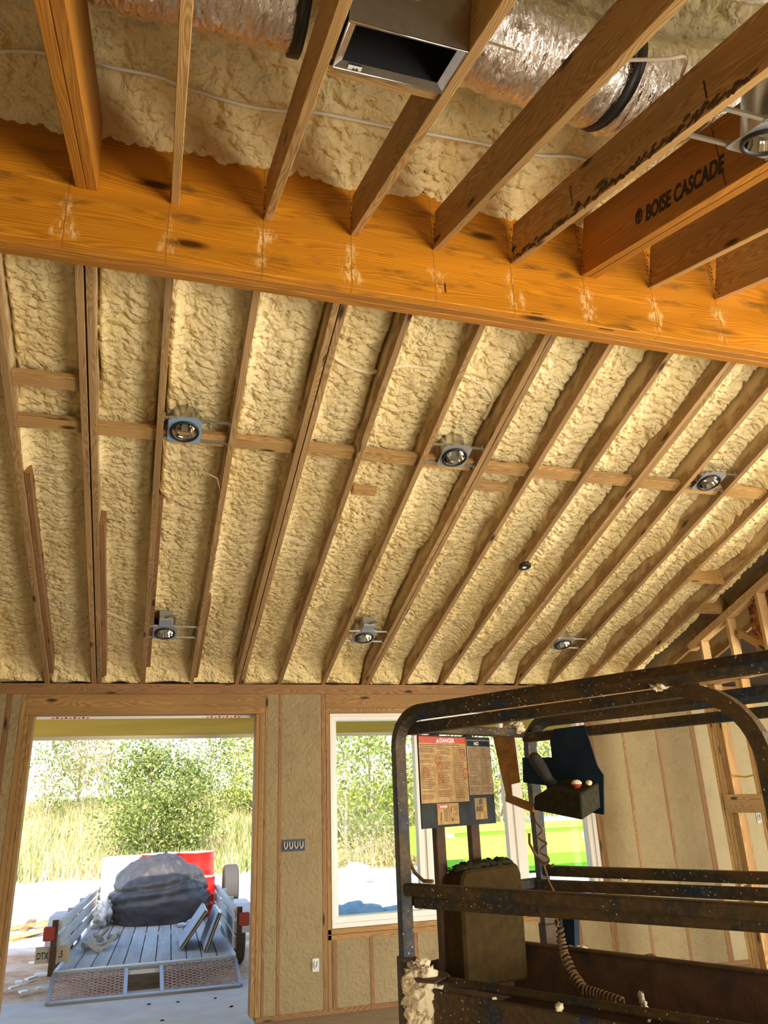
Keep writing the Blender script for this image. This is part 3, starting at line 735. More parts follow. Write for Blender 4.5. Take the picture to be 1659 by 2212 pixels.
# ================================================================== RECESSED LIGHTS
AX = Vector((1, 0, 0))
def can_light(X, Y, xl, xr, zf, slope, lab, film=False, jbox=False, canh=.14):
    """housing whose face lies in the rafter-bottom plane; slope=+K near side, -K far side."""
    f = Vector((0, 1, slope)).normalized(); up = AX.cross(f); c = Vector((X, Y, zf(Y)))+up*.006; pm = M_bluefilm if film else M_plate
    t = thing('recessed_light', c, lab, 'recessed light', 'recessed light housings')
    R = .078; H = .094
    V = []; F = []; n = 32                                    # square plate with a round hole
    for k in range(n):
        a = 2*math.pi*(k+.5)/n; ca, sa = math.cos(a), math.sin(a); q = H/max(abs(ca), abs(sa))
        for lay in (0, .003):
            V.append(c+AX*ca*R+f*sa*R+up*lay); V.append(c+AX*ca*q+f*sa*q+up*lay)
    for k in range(n):
        a = 4*k; d = 4*((k+1) % n); F += [(a, a+1, d+1, d), (a+2, d+2, d+3, a+3), (a+1, a+3, d+3, d+1), (a, d, d+2, a+2)]
    b = MB(); b.add(V, F); b.box(c+f*(-H-.008)+AX*.01, (.12, .016, .003), (AX, f, up)); b.build('mounting_plate', pm, t)
    b = MB(); b.lathe([(R+.004, -.002), (R+.004, -.012), (R-.009, -.012), (R-.012, .02)], c, up, 36); b.build('trim_ring', M_black, t)
    b = MB(); b.lathe([(R-.010, -.004), (R-.016, .02), (R-.03, .075), (.02, .105), (.0005, .108)], c, up, 36); b.build('reflector', M_chrome, t)
    b = MB(); b.box(c+up*.05, (.035, .05, .045), (AX, f, up)); b.box(c+up*.045-f*.03, (.02, .02, .03), (AX, f, up)); b.build('lamp_socket', M_bar, t)
    b = MB(); b.lathe([(R+.006, .003), (R+.006, canh), (R-.006, canh+.01), (.0005, canh+.012)], c, up, 32); b.build('housing_can', M_galv, t)
    for s in (-1, 1):
        b = MB(); q = c+f*s*(H-.01)+up*.012
        b.tube([Vector((xl, q.y, q.z)), Vector((xr, q.y, q.z))], .006, square=True); b.tube([Vector((X-.09, q.y, q.z)), Vector((X+.09, q.y, q.z))], .0095, square=True)
        for e, sg in ((xl, 1), (xr, -1)): b.box(Vector((e+sg*.004, q.y, q.z+.004)), (.008, .03, .035), (AX, f, up))
        b.build('hanger_bar', M_bar, t)
    if jbox:
        b = MB(); b.box(c+f*(-.155)+up*.045, (.105, .10, .085), (AX, f, up)); b.build('junction_box', M_plate, t, bevel=.004)
        b = MB(); q = c-f*.20+up*.02
        b.tube([q+AX*.0, q-f*.04-up*.02, q-f*.055+AX*.03-up*.02, q-f*.03+AX*.055, q+AX*.05+up*.02], .006, 8); b.build('cord', M_cord, t)
    return t
def bay(X):
    r = [q for q in RAFX]; xl = max(q[1] for q in r if q[1] < X); xr = min(q[0] for q in r if q[0] > X); return xl, xr
for X, Y, lab, film, jb in [(.117, 4.13, 'recessed light with blue-filmed plate, upper left of the far ceiling', True, False), (1.80, 4.13, 'recessed light in the middle of the blocking row', False, False),
                    (3.765, 4.14, 'recessed light at the right end of the blocking row', False, False), (.12, 6.32, 'small-looking recessed light low above the doorway', False, True),
                    (1.78, 6.32, 'recessed light low above the window\'s left end with junction box', False, True), (3.73, 6.36, 'dim recessed light low on the right above the lift rail', False, False)]:
    xl, xr = bay(X); can_light(X, Y, xl, xr, zb, -K, lab, film, jb)
can_light(1.882, 1.50, 1.624, 1.977, zn, K, 'large clear recessed light at the top right by the stamped rafter', False, False, .17)
# loop of cable under the upper left light
b = MB(); c0 = Vector((.0, 4.22, zb(4.22)+.01))
pts = [(.0, 4.20, 0), (.012, 4.32, .004), (.06, 4.42, .006), (.16, 4.455, .006), (.27, 4.46, .005), (.34, 4.50, .005), (.366, 4.60, .01), (.36, 4.8, .05)]
b.tube([(x, y, zb(y)+d) for x, y, d in pts], .004, 8); tag(b.build('electrical_cable', M_tanc), 'tan cable looping below the upper left recessed light', 'cable')
# black disc on the rafter right of centre
t = thing('black_disc', (2.75, 5.19, zb(5.19)), 'black round sensor disc with a small white label hanging on a rafter', 'sensor disc')
c = Vector((2.79, 5.19, zb(5.19)-.012)); b = MB(); b.lathe([(.0005, -.012), (.040, -.012), (.050, -.006), (.050, .010), (.0005, .012)], c, UP, 32); b.build('disc_body', M_black, t)
b = MB(); b.box(c-UP*.0135-AX*.008, (.03, .022, .002), (AX, DN, UP)); b.build('label', M_label, t)
# cables run in the foam
def cable(pts, r, lab, m=M_foamlump, name='electrical_cable'):
    b = MB(); P = [Vector(p) for p in pts]; Q = []
    for i in range(len(P)-1):                                  # Catmull-Rom
        p0 = P[max(i-1, 0)]; p1 = P[i]; p2 = P[i+1]; p3 = P[min(i+2, len(P)-1)]
        for k in range(6):
            u = k/6; Q.append(.5*((2*p1)+(p2-p0)*u+(2*p0-5*p1+4*p2-p3)*u*u+(-p0+3*p1-3*p2+p3)*u**3))
    Q.append(P[-1]); b.tube(Q, r, 8); return tag(b.build(name, m), lab, 'cable')
def nf(px, py, drop=.07):
    d = ray(px, py); s = (2.775+2.77*K-drop)/(d.z+K*d.y); return d*s
cable([nf(*q) for q in [(0, 110), (80, 112), (190, 130), (240, 145), (340, 165), (410, 192), (520, 225), (600, 238), (680, 243), (780, 262), (850, 276), (930, 290), (1050, 312), (1160, 335), (1230, 338), (1300, 350), (1420, 358)]],
      .0075, 'white cable sagging across the foam above the beam', M_cable)
def fp(px, py, up=.14):
    d = ray(px, py); s = (1.02+7.15*K+up)/(d.z+K*d.y); return d*s
for pts, lab in [([(555, 790), (575, 765), (620, 750), (650, 757)], 'foam-coated cable in the bay left of the doubled rafter'),
                 ([(720, 770), (760, 795), (800, 805), (815, 800)], 'foam-coated cable right of the doubled rafter'),
                 ([(845, 795), (880, 790), (945, 800)], 'foam-coated cable high up left of the middle light'),
                 ([(1000, 810), (1040, 830), (1060, 850), (1062, 870), (1045, 905)], 'foam-coated cable curling above the middle light'),
                 ([(1165, 818), (1190, 826), (1215, 840)], 'foam-coated cable below the beam by the black knot'),
                 ([(120, 1288), (200, 1310), (300, 1352)], 'foam-coated cable low in the left bays'),
                 ([(690, 1270), (750, 1275), (800, 1265)], 'foam-coated cable above the window\'s left light'),
                 ([(1590, 935), (1625, 960), (1600, 985), (1560, 990)], 'foam-coated cable beside the rightmost upper light')]:
    cable([fp(*q) for q in pts], .012, lab)

# ================================================================== REGISTER BOX AND DUCTS
fN = Vector((0, 1, K)).normalized(); uN = AX.cross(fN)
def rp(X, Y, h=0): return Vector((X, Y, zn(Y)))+uN*h
bt = thing('register_box', rp(.585, 1.5), 'shiny sheet metal register box hanging between two near rafters', 'register box')
x0, x1, y0, y1, H = .412, .764, 1.438, 1.640, .20
def panel(b, a, c, d, e, t): b.prism([a, c, d, e], t)
b = MB(); e_ = .0012
b.prism([rp(x0, y0), rp(x1, y0), rp(x1, y0, H), rp(x0, y0, H)], -fN*e_); b.prism([rp(x0, y1), rp(x1, y1), rp(x1, y1, H), rp(x0, y1, H)], fN*e_)
b.prism([rp(x0, y0), rp(x0, y1), rp(x0, y1, H), rp(x0, y0, H)], -AX*e_); b.prism([rp(x1, y0), rp(x1, y1), rp(x1, y1, H), rp(x1, y0, H)], AX*e_)
fixn(b.build('box_shell', M_galv, bt))
b = MB(); li = .024
b.prism([rp(x0, y0), rp(x1, y0), rp(x1-li, y0+li, .012), rp(x0+li, y0+li, .012)], uN*.0012); b.prism([rp(x0+li, y1-li, .012), rp(x1-li, y1-li, .012), rp(x1, y1), rp(x0, y1)], uN*.0012)
b.prism([rp(x0, y0), rp(x0+li, y0+li, .012), rp(x0+li, y1-li, .012), rp(x0, y1)], uN*.0012); b.prism([rp(x1, y0), rp(x1, y1), rp(x1-li, y1-li, .012), rp(x1-li, y0+li, .012)], uN*.0012)
b.tube([rp(x0, y0), rp(x1, y0), rp(x1, y1), rp(x0, y1), rp(x0, y0)], .003, 8); fixn(b.build('rolled_rim', M_galv, bt))
b = MB(); b.prism([rp(x0+.004, y0+.004, H-.01), rp(x1-.004, y0+.004, H-.01), rp(x1-.004, y1-.004, H-.01), rp(x0+.004, y1-.004, H-.01)], uN*.01)
for q in ((x0+.003, y0+.004, x0+.006, y1-.004), (x1-.006, y0+.004, x1-.003, y1-.004)):
    b.prism([rp(q[0], q[1], .014), rp(q[2], q[1], .014), rp(q[2], q[3], .014), rp(q[0], q[3], .014)], uN*(H-.03))
b.prism([rp(x0+.004, y1-.012, .014), rp(x1-.004, y1-.012, .014), rp(x1-.004, y1-.008, .014), rp(x0+.004, y1-.008, .014)], uN*(H-.03))
fixn(b.build('black_lining', M_black, bt))
b = MB(); b.box(rp(.588, y0-.0015, .120)-fN*.001, (.036, .0006, .022), (AX, fN, uN)); b.build('barcode_label', M_label, bt)
b = MB()
for q in range(12): b.box(rp(.577+q*.0022, y0-.0025, .114)-fN*.001, (.0009+.0006*(q % 3 == 0), .0005, .006), (AX, fN, uN))
b.box(rp(.590, y0-.0025, .127)-fN*.001, (.012, .0005, .002), (AX, fN, uN)); b.build('barcode', M_ink, bt)
b = MB(); b.box(rp(.478, y1-.010, .003), (.042, .026, .0012), (AX, fN, uN)); b.build('size_label', M_label, bt)
text('size_lettering', 'R6', rp(.490, y1-.003, .0018), -AX, -fN, .017, M_ink, bt)
b = MB(); b.lumber(rp(x0-.01, 1.672, .02), rp(x1+.002, 1.672, .02), .05, .02, uN); tag(b.build('backing_board', M_pine), 'thin wooden strip behind the register box', 'board')
def duct(name, pts, r, lab, straps=(), group='foil flexible ducts'):
    t = thing(name, pts[0], lab, 'duct', group)
    b = MB(); P = [Vector(p) for p in pts]; Q = []; RR = []
    n = 0
    for i in range(len(P)-1):
        L = (P[i+1]-P[i]).length; m_ = max(2, int(L/.02))
        for k in range(m_):
            Q.append(P[i].lerp(P[i+1], k/m_)); RR.append(r*(1+.018*math.sin(n*1.7)+.012*math.sin(n*.63+2)+random.uniform(-.006, .006))); n += 1
    Q.append(P[-1]); RR.append(r*.93); RR[0] = r*.93
    b.tube(Q, RR, 48); b.build('foil_sleeve', M_foil, t)
    for s0, s1 in straps:
        b = MB(); b.lathe([(r*1.0, 0), (r*1.04, .002), (r*1.04, (s1-s0).length-.002), (r*1.0, (s1-s0).length)], s0, (s1-s0).normalized(), 48); b.build('black_strap', M_black, t)
    return t
dc = lambda X, dy=0, dz=0: Vector((X, 1.90+dy, 2.71+dz))
duct('foil_duct', [dc(-1.6), dc(-.6), dc(.355, .0)], .19, 'foil duct at upper left ending in a black collar', [(dc(.34), dc(.385))])
duct('foil_duct', [dc(.80, -.02, .05), dc(1.0, -.02, .04), dc(1.5), dc(1.63, .01)], .195, 'broad foil duct between the register box and the black strap', [(dc(1.60), dc(1.645, .01))])
duct('foil_duct', [dc(1.64, .02), dc(1.85, .02, .0), dc(2.3, -.05, .03), dc(3.2, -.1, .06)], .20, 'foil duct continuing right of the black strap')
duct('foil_duct', [Vector((.9, 1.42, 2.78)), Vector((1.5, 1.36, 2.78)), Vector((3.2, 1.28, 2.80))], .17, 'foil duct highest up at the top edge of the photo')
duct('foil_duct', [Vector((.585, 1.9, 2.72)), Vector((.585, 1.62, 2.40))], .12, 'foil duct stub above the register box')
cable([ray(930, 72)*1.9*1.35, ray(1040, 88)*2.55, ray(1120, 112)*2.5], .004, 'thin white cable in front of the broad foil duct', M_cable)
cable([Vector((1.214, 1.62, 2.33)), ray(1420, 128)*2.42, ray(1480, 124)*2.40, Vector((1.586, 1.50, 2.24))], .006, 'short white cable strung between near rafters', M_cable)

# ================================================================== SCISSOR LIFT
LW = Vector((.8887, .4585, 0)); LT = Vector((.4585, -.8887, 0)); LA = Vector((.771, 2.378, 0)); ZV = Vector((0, 0, 1)); WID = .70
def lp(s, t, z): return LA+LW*s+LT*t+ZV*z
def lpx(px, py, s):                        # point seen at a pixel, in the lift's side plane s
    P = lp(s, 0, 0); r = ray(px, py); return r*((P.dot(LW))/(r.dot(LW)))
LAX = (LW, LT, ZV)
lift = thing('scissor_lift', lp(.35, .85, FL), 'dirty blue and brown scissor lift with guard rails, coated in foam overspray', 'scissor lift')
def arc(c, a0, a1, r, e1, e2, n=8): return [c+e1*math.cos(a0+(a1-a0)*i/n)*r+e2*math.sin(a0+(a1-a0)*i/n)*r for i in range(n+1)]
def rail(name, pts, r=.019, m=None): b = MB(); b.tube(pts, r, square=True); return b.build(name, m or M_lift, lift, bevel=.004)
h2 = math.pi/2
TL = 1.78
# near side: rail hoop with rounded far corner, and its post
rail('top_rail', [lp(0, 0, -.44), lp(0, 0, .14)] + arc(lp(0, .10, .145), math.pi, h2, .10, LT, ZV) + [lp(0, TL, .250)], .019)
zt2 = .200
r2 = .17
b2 = [lp(.035, .02, zt2), lp(.035, .92, zt2+.01)]
b2 += arc(lp(.035, .92, zt2+.01-r2), h2, .0, r2, LT, ZV, 9) + [lp(.035, .92+r2, -.26)]
rail('extension_top_rail', b2, .018)
rail('mid_rail', [lp(0, 0, -.254), lp(0, TL, -.246)], .0165); rail('extension_mid_rail', [lp(.03, .02, -.289), lp(.03, 1.09, -.272)], .0165)
# far side
rail('top_rail', [lp(WID, 0, -.44), lp(WID, 0, .15)] + arc(lp(WID, .10, .150), math.pi, h2, .10, LT, ZV) + [lp(WID, TL, .256)], .018)
rail('extension_top_rail', [lp(WID-.03, 0, .190), lp(WID-.03, TL, .203)], .0165)
rail('mid_rail', [lp(WID, 0, -.262), lp(WID, TL, -.25)], .0165); rail('extension_mid_rail', [lp(WID-.035, -.06, -.305), lp(WID-.03, TL, -.285)], .0165)
# far end: top and mid rail, two gate posts
rail('end_rail', [lp(.0, .0, .206), lp(WID, 0, .206)], .015); rail('end_rail', [lp(.0, 0, -.285), lp(WID, -.02, -.30)], .015)
rail('end_post', [lp(.165, 0, .19), lp(.165, 0, -.52)], .017, M_rust); rail('end_post', [lp(.335, 0, .19), lp(.335, 0, -.52)], .017, M_rust)
rail('gate_post', [lp(0, TL, .25), lp(0, TL, -.6)], .019); rail('gate_post', [lp(WID, TL, .256), lp(WID, TL, -.6)], .019)
# sockets
for s in (0, WID):
    b = MB(); b.tube([lp(s, 0, -.428), lp(s, 0, -.66)], .0245, square=True); b.build('post_socket', M_lift, lift, bevel=.003)
    b = MB(); b.lathe([(.0005, 0), (.006, 0), (.006, .003), (.0005, .003)], lp(s+.018, .0255, -.465), LT, 12); b.build('pin_hole', M_black, lift)
    b = MB(); b.tube([lp(s, TL, -.428), lp(s, TL, -.66)], .0245, square=True); b.build('post_socket', M_lift, lift, bevel=.003)
# toe boards (folded top lip) and deck
def board(name, p0, p1, z0, z1, t, m):
    d = (p1-p0).normalized(); b = MB(); c = (p0+p1)/2; b.box((c.x, c.y, (z0+z1)/2), ((p1-p0).length, t, z1-z0), (d, ZV.cross(d), ZV)); return b.build(name, m, lift, bevel=.004)
board('toe_board', lp(-.005, .1, 0), lp(-.005, TL, 0), -.70, -.494, .012, M_lift)
board('toe_board', lp(WID-.035, -.14, 0), lp(WID-.035, TL, 0), -.66, -.488, .010, M_rust); board('toe_board_lip', lp(WID-.043, -.14, 0), lp(WID-.043, TL, 0), -.496, -.485, .026, M_rust)
board('toe_board', lp(.20, -.14, 0), lp(WID-.035, -.14, 0), -.66, -.490, .010, M_rust)
b = MB(); b.tube([lp(.028, .10, -.480), lp(.028, TL-.05, -.464)], .0115, 12); b.build('round_bar', M_lift, lift)
b = MB(); b.box(lp(.345, TL/2, -.672), (WID+.0, TL, .03), LAX); b.box(lp(.43, -.075, -.672), (.52, .15, .03), LAX); b.build('deck', M_rust, lift)
b = MB(); b.prism([onZ(x, y, -.468) for x, y in [(894, 2110), (900, 2099), (925, 2093), (966, 2100), (972, 2106), (938, 2121), (900, 2118)]], (0, 0, -.005)); fixn(b.build('corner_bracket', M_rust, lift))
# scissor arms, chassis, wheels under the deck
for s in (.08, .62):
    for k in range(2):
        za, zb_ = -.72-k*.2, -.92-k*.2
        b = MB(); b.lumber(lp(s, .0, za), lp(s, 1.6, zb_), .03, .07); b.build('scissor_arm', M_lift, lift)
        b = MB(); b.lumber(lp(s+.035, .0, zb_), lp(s+.035, 1.6, za), .03, .07); b.build('scissor_arm', M_lift, lift)
b = MB(); b.box(lp(.35, .82, -1.31), (.62, 1.75, .30), LAX); b.build('chassis', M_lift, lift, bevel=.02)
for s in (-.02, .72):
    for t_ in (.2, 1.45):
        b = MB(); b.lathe([(.0005, -.04), (.10, -.04), (.125, -.025), (.125, .025), (.10, .04), (.0005, .04)], lp(s, t_, -1.525), LW, 28); b.build('wheel', M_blackrub, lift)
# warning sign panel on the far end
SX = LW; SN = LT                                           # sign plane normal points back to the viewer
b = MB(); b.box(lp(.2475, .022, .045), (.365, .004, .278), LAX); b.build('sign_panel', M_panel, lift)
q = .0245
def sg(u, v, o=q): return lp(.065+u, o, .184-v)                # u right, v down from the sign's top-left
def sbox(b, u0, u1, v0, v1, th=.0006, o=q): b.box(sg((u0+u1)/2, (v0+v1)/2, o+th/2), (u1-u0, th, v1-v0), LAX)
b = MB(); sbox(b, .002, .232, .004, .205); pa = b.build('danger_sticker', M_paper, lift)
b = MB(); sbox(b, .002, .232, .004, .024, .001); b.build('red_band', M_signred, pa)
b = MB(); sbox(b, .236, .362, .010, .186); pb = b.build('notice_sticker', M_paper2, lift)
b = MB(); sbox(b, .239, .359, .013, .031, .001); b.build('dark_band', M_blue, pb)
text('danger_lettering', 'DANGER', sg(.100, .0215, q+.0014), LW, ZV, .018, M_label, pa)
b = MB(); tri = [sg(.084, .0215, q+.0014), sg(.097, .0215, q+.0014), sg(.0905, .009, q+.0014)]; b.prism(tri, LT*.0006); b.build('warning_triangle', M_label, pa)
text('notice_lettering', 'NO', sg(.275, .0275, q+.0014), LW, ZV, .0155, M_label, pb)
random.seed(5)
b = MB()
for cx in (0.006, .085, .162):                              # small print lines
    v = .036 if cx > .1 else .040
    while v < .196:
        if random.random() > .12:
            w_ = random.uniform(.045, .066); sbox(b, cx, cx+w_, v, v+.0020, .0008)
        v += .0052
sbox(b, .006, .20, .028, .0305, .0008); sbox(b, .006, .13, .034, .036, .0008); b.build('print_line', M_signink, pa)
b = MB()
for cx in (.243, .303):
    v = .037
    while v < .180:
        if random.random() > .1: sbox(b, cx, cx+random.uniform(.035, .054), v, v+.0018, .0008)
        v += .0048
b.build('print_line', M_signink, pb)
b = MB()
for u, v in ((.027, .115), (.088, .075), (.094, .098), (.098, .135), (.212, .055), (.222, .118)):
    b = MB(); b.tube([sg(u+math.cos(a)*.012, v+math.sin(a)*.016, q+.001) for a in np.linspace(0, 2*math.pi, 19)], .0009, 5, caps=False); b.lumber(sg(u-.008, v-.011, q+.001), sg(u+.008, v+.011, q+.001), .0012, .0012, LT); b.build('pictogram', M_signred, pa)
b = MB(); sbox(b, .072, .175, .208, .270); pc = b.build('small_warning_sticker', M_paper, lift)
b = MB(); sbox(b, .074, .126, .211, .222, .001); b.build('red_band', M_signred, pc)
text('small_warning_lettering', 'DANGER', sg(.083, .220, q+.0014), LW, ZV, .009, M_label, pc)
b = MB(); sbox(b, .128, .1288, .211, .268, .001); sbox(b, .129, .172, .240, .2408, .001)
for r_ in range(7): sbox(b, .103, .120, .228+r_*.005, .2302+r_*.005, .001); sbox(b, .152, .168, .215+r_*.003, .2162+r_*.003, .001) if r_ < 5 else sbox(b, .150, .166, .235+r_*.004, .2365+r_*.004, .001)
b.lumber(sg(.086, .258, q+.0012), sg(.091, .233, q+.0012), .001, .003, LW); b.lumber(sg(.136, .236, q+.0012), sg(.141, .216, q+.0012), .001, .003, LW); sbox(b, .138, .146, .252, .262, .001); b.build('print_line', M_signink, pc)
b = MB(); sbox(b, .258, .320, .196, .262); pd = b.build('arrow_sticker', M_paper2, lift)
for (u, v, m_) in ((.289, .207, M_signink), (.272, .229, M_signink), (.289, .229, M_signink), (.308, .229, plain('faded_yellow', (.40, .22, .02), .8)), (.289, .250, bpy.data.materials['faded_yellow'])):
    b = MB(); w_ = .0075
    b.prism([sg(u-w_, v+.009, q+.001), sg(u+w_, v+.009, q+.001), sg(u+w_, v-.003, q+.001), sg(u, v-.010, q+.001), sg(u-w_, v-.003, q+.001)], LT*.0006); b.build('arrow_mark', m_, pd)
# brown document box behind the near rails
bc = lp(.31, .03, 0)
b = MB(); V = []
w0, w1 = (.155, .455), (.135, .455)
b.prism([lp(.145, .02, -.525), lp(.440, .02, -.545), lp(.452, .02, -.245), lp(.437, .02, -.216), lp(.175, .02, -.216), lp(.150, .02, -.240)], LT*.075)
mb_ = fixn(b.build('document_box', M_boxbr, lift, bevel=.008))
b = MB()
for i in range(9): b.blob(lp(.185+i*.029, .06, -.214+random.uniform(-.003, .010)), .021, (1.2, 1, .6), .4, i, 12, 8)
b.build('foam_crust', M_greenblack, mb_)
# control box, its bracket, joystick and stop button (hangs inside the far rail)
S0 = WID-.06
def fl(px, py, s=S0): return lpx(px, py, s)
bp = [(1196, 1575), (1262, 1566), (1290, 1655), (1303, 1675), (1304, 1760), (1215, 1745), (1200, 1700), (1130, 1690), (1128, 1636), (1192, 1636), (1188, 1600)]
b = MB(); b.prism([fl(x, y) for x, y in bp], LW*.006); fixn(b.build('control_bracket', M_blue, lift))
b = MB(); b.prism([fl(x, y, S0-.05) for x, y in [(1066, 1590), (1110, 1582), (1124, 1690), (1104, 1695), (1108, 1728), (1097, 1730)]], LT*-.005+LW*.002); fixn(b.build('bracket_side_plate', M_tan, lift))
b = MB(); b.lumber(fl(1098, 1724, S0-.05), fl(1158, 1748, S0-.10), .03, .022); b.build('bracket_arm', M_tan, lift, bevel=.003)
F0 = S0-.135
fr = [fl(x, y, F0) for x, y in [(1153, 1722), (1179, 1700), (1254, 1715), (1258, 1772), (1152, 1750)]]
fr[1] = fl(1182, 1704, F0)
ctl = None
b = MB(); b.prism(fr, fl(1294, 1690, F0+.115)-fl(1254, 1715, F0)); ctl = fixn(b.build('control_box', M_greenblack, lift, bevel=.004))
j0 = fr[1]+LW*.07+ZV*-.004; 
b = MB(); j0 = fl(1192, 1694, S0-.07); j1 = fl(1150, 1630, S0-.07); jd = (j1-j0)
b.tube([j0, j0+jd*.25, j0+jd*.5, j0+jd*.85, j0+jd*.97, j1+jd*.02], [.014, .018, .021, .022, .019, .010], 18); b.build('joystick', M_blackrub, ctl)
b = MB()
for i in range(5): b.lathe([(.012, -.003), (.024-.002*i, 0), (.012, .003)], j0+jd*(-.06+.055*i), jd, 18)
b.build('joystick_boot', M_blackrub, ctl)
k0 = fl(1247, 1706, S0-.085)
b = MB(); b.lathe([(.0005, .030), (.010, .030), (.0165, .024), (.0165, .017), (.012, .015), (.012, -.01), (.0005, -.01)], k0-ZV*.004, ZV, 20); b.build('stop_button', M_dred, ctl)
b = MB(); b.lathe([(.0005, .036), (.010, .034), (.0175, .027), (.017, .022), (.0005, .022)], k0-ZV*.004, ZV, 20); b.build('button_foam_cap', M_foamlump, ctl)
b = MB()
for i in range(16): b.blob(k0+Vector((random.uniform(-.028, .03), random.uniform(-.02, .02), -.012)), .009, (1.2, 1.2, .5), .4, i, 8, 5)
b.build('foam_crust', M_foamlump, ctl)
b = MB(); b.blob(fl(1272, 1691, S0-.06), .011, (1, 1, .8), .15, 3, 12, 8); b.build('white_button', M_foamlump, ctl)
# coiled cord: wavy drop, tangle, then a tight coil lying in the deck
P = []
wv = [(1153, 1752), (1158, 1775), (1172, 1793), (1162, 1806), (1170, 1815), (1181, 1822), (1170, 1833), (1168, 1842), (1182, 1850), (1186, 1860), (1176, 1868), (1180, 1885), (1186, 1905), (1196, 1925), (1205, 1950), (1198, 1975), (1208, 1995)]
P = [fl(x, y, S0-.09) for x, y in wv]
Q = []
for i in range(len(P)-1):
    p0 = P[max(i-1, 0)]; p1 = P[i]; p2 = P[i+1]; p3 = P[min(i+2, len(P)-1)]
    for k in range(5): u = k/5; Q.append(.5*((2*p1)+(p2-p0)*u+(2*p0-5*p1+4*p2-p3)*u*u+(-p0+3*p1-3*p2+p3)*u**3))
path = [fl(x, y, s) for x, y, s in [(1208, 1995, S0-.09), (1212, 2030, S0-.09), (1218, 2062, S0-.10), (1236, 2105, S0-.12), (1262, 2140, S0-.15), (1300, 2152, S0-.15), (1345, 2168, S0-.16)]]
Lp = []
for i in range(len(path)-1):
    for k in range(60): Lp.append(path[i].lerp(path[i+1], k/60))
tot = len(Lp); turns = 26
for i, pnt in enumerate(Lp):
    d = (Lp[min(i+1, tot-1)]-Lp[max(i-1, 0)]).normalized(); a = d.cross(ZV).normalized(); c = d.cross(a); f = i/tot
    R = .009+.006*min(1, f*2.5); ph = 2*math.pi*turns*(f**1.25)
    Q.append(pnt+(a*math.cos(ph)+c*math.sin(ph))*R)
b = MB(); b.tube(Q, .0036, 7); tag(b.build('coiled_cord', M_cord), 'brown coiled control cord hanging from the control box into the lift deck', 'cord')
for k, pts in enumerate([[(878, 1800), (880, 1835), (884, 1860), (896, 1885), (915, 1903), (935, 1904)], [(1143, 1800), (1144, 1822), (1156, 1845), (1172, 1862), (1190, 1872), (1196, 1868)]]):
    s_ = .02 if k == 0 else WID-.03
    b = MB(); b.tube([lpx(x, y, s_) for x, y in pts], .0055, 8); b.build('hose', M_cord, lift)
# dark lever and grey unit seen between the rails at the far side
b = MB(); b.prism([fl(x, y, WID+.02) for x, y in [(1197, 1985), (1212, 1985), (1214, 2045), (1188, 2045), (1190, 2020)]], LW*.03); fixn(b.build('latch_lever', M_blackrub, lift, bevel=.004))
b = MB(); b.prism([fl(x, y, WID+.03) for x, y in [(1214, 1985), (1240, 1985), (1242, 2052), (1216, 2048)]], LW*.03); fixn(b.build('blue_upright', M_blue, lift))
b = MB(); b.prism([fl(x, y, WID+.05) for x, y in [(1383, 2065), (1398, 2062), (1416, 2075), (1412, 2082), (1390, 2078)]], LW*.03); fixn(b.build('side_latch', M_rust, lift))
# lumps of foam stuck to the lift
lump = MB()
for i in range(26):
    f = i/25; lump.blob(lpx(912+random.uniform(-14, 14), 2108+f*120, -.01), random.uniform(.018, .034), (1.1, .6, 1.2), .5, i, 16, 11, 5)
tag(lump.build('foam_lump', M_foamlump), 'large cream foam lump running down the near corner of the lift', 'foam lump')
lump = MB()
for i, (x, y) in enumerate([(1097, 1568), (1108, 1562), (1118, 1568), (1116, 1580), (1122, 1574), (1104, 1572)]): lump.blob(lpx(x, y, WID-.08), .017, (1.2, 1, .9), .35, i+50, 14, 9, 4)
tag(lump.build('foam_lump', M_foamlump), 'pale foam lump on the rail corner behind the warning sign', 'foam lump')
b = MB()
for i, (x, y) in enumerate([(1413, 1478), (1424, 1474), (1432, 1482), (1420, 1486)]): b.blob(lpx(x, y, .0), .010, (1.3, .5, .8), .5, i+9, 12, 8, 5)
tag(b.build('foam_lump', M_foamlump), 'torn foam flake hanging under the near top rail', 'foam lump')
b = MB()
for i in range(5): b.blob(lpx(880, 2118+i*4, -.03), .015, (1, 1, 1.1), .3, i+70, 12, 8)
tag(b.build('foam_lump', M_foamlump), 'round foam blob on the near corner post', 'foam lump')
b = MB()
for i in range(3): b.blob(lpx(1386+i*7, 2158+i*16, WID-.3), .011, (.7, 1, 1.5), .5, i+80, 12, 8)
tag(b.build('foam_chunk', M_foamlump), 'upright foam chunk standing behind the near bar at lower right', 'foam lump')
b = MB()
for i in range(4): b.blob(lpx(1232+i*9, 2048+(i % 2)*3, WID), .012, (1.2, 1, .7), .5, i+90, 12, 8)
tag(b.build('foam_chunk', M_foamlump), 'pale foam crumble on the far toe board beside the cord', 'foam lump')
for i, (x, y, s, lab) in enumerate([(1348, 1895, WID, 'foam crumb standing on the far mid rail, pointed'), (1602, 1906, WID, 'foam crumb with tan flake on the far mid rail, rightmost'), (1208, 2176, 0, 'cream foam crumb on the near toe board, larger'),
                             (1068, 2158, 0, 'tiny foam crumb on the near toe board, left'), (1520, 1486, WID, 'round foam crumb on the far top rail by the bend'), (1465, 1498, WID, 'small foam crumb on the far top rail'),
                             (1388, 2094-18, WID, 'foam crumb on the far toe board edge')]):
    b = MB(); p = lpx(x, y, s); b.blob(p, (.012, .010, .010, .006, .008, .006, .006)[i], (1.2, 1, .8), .5, i+100, 10, 7, 5)
    tag(b.build('foam_crumb', M_foamlump), lab, 'foam crumb', 'foam crumbs on the lift')

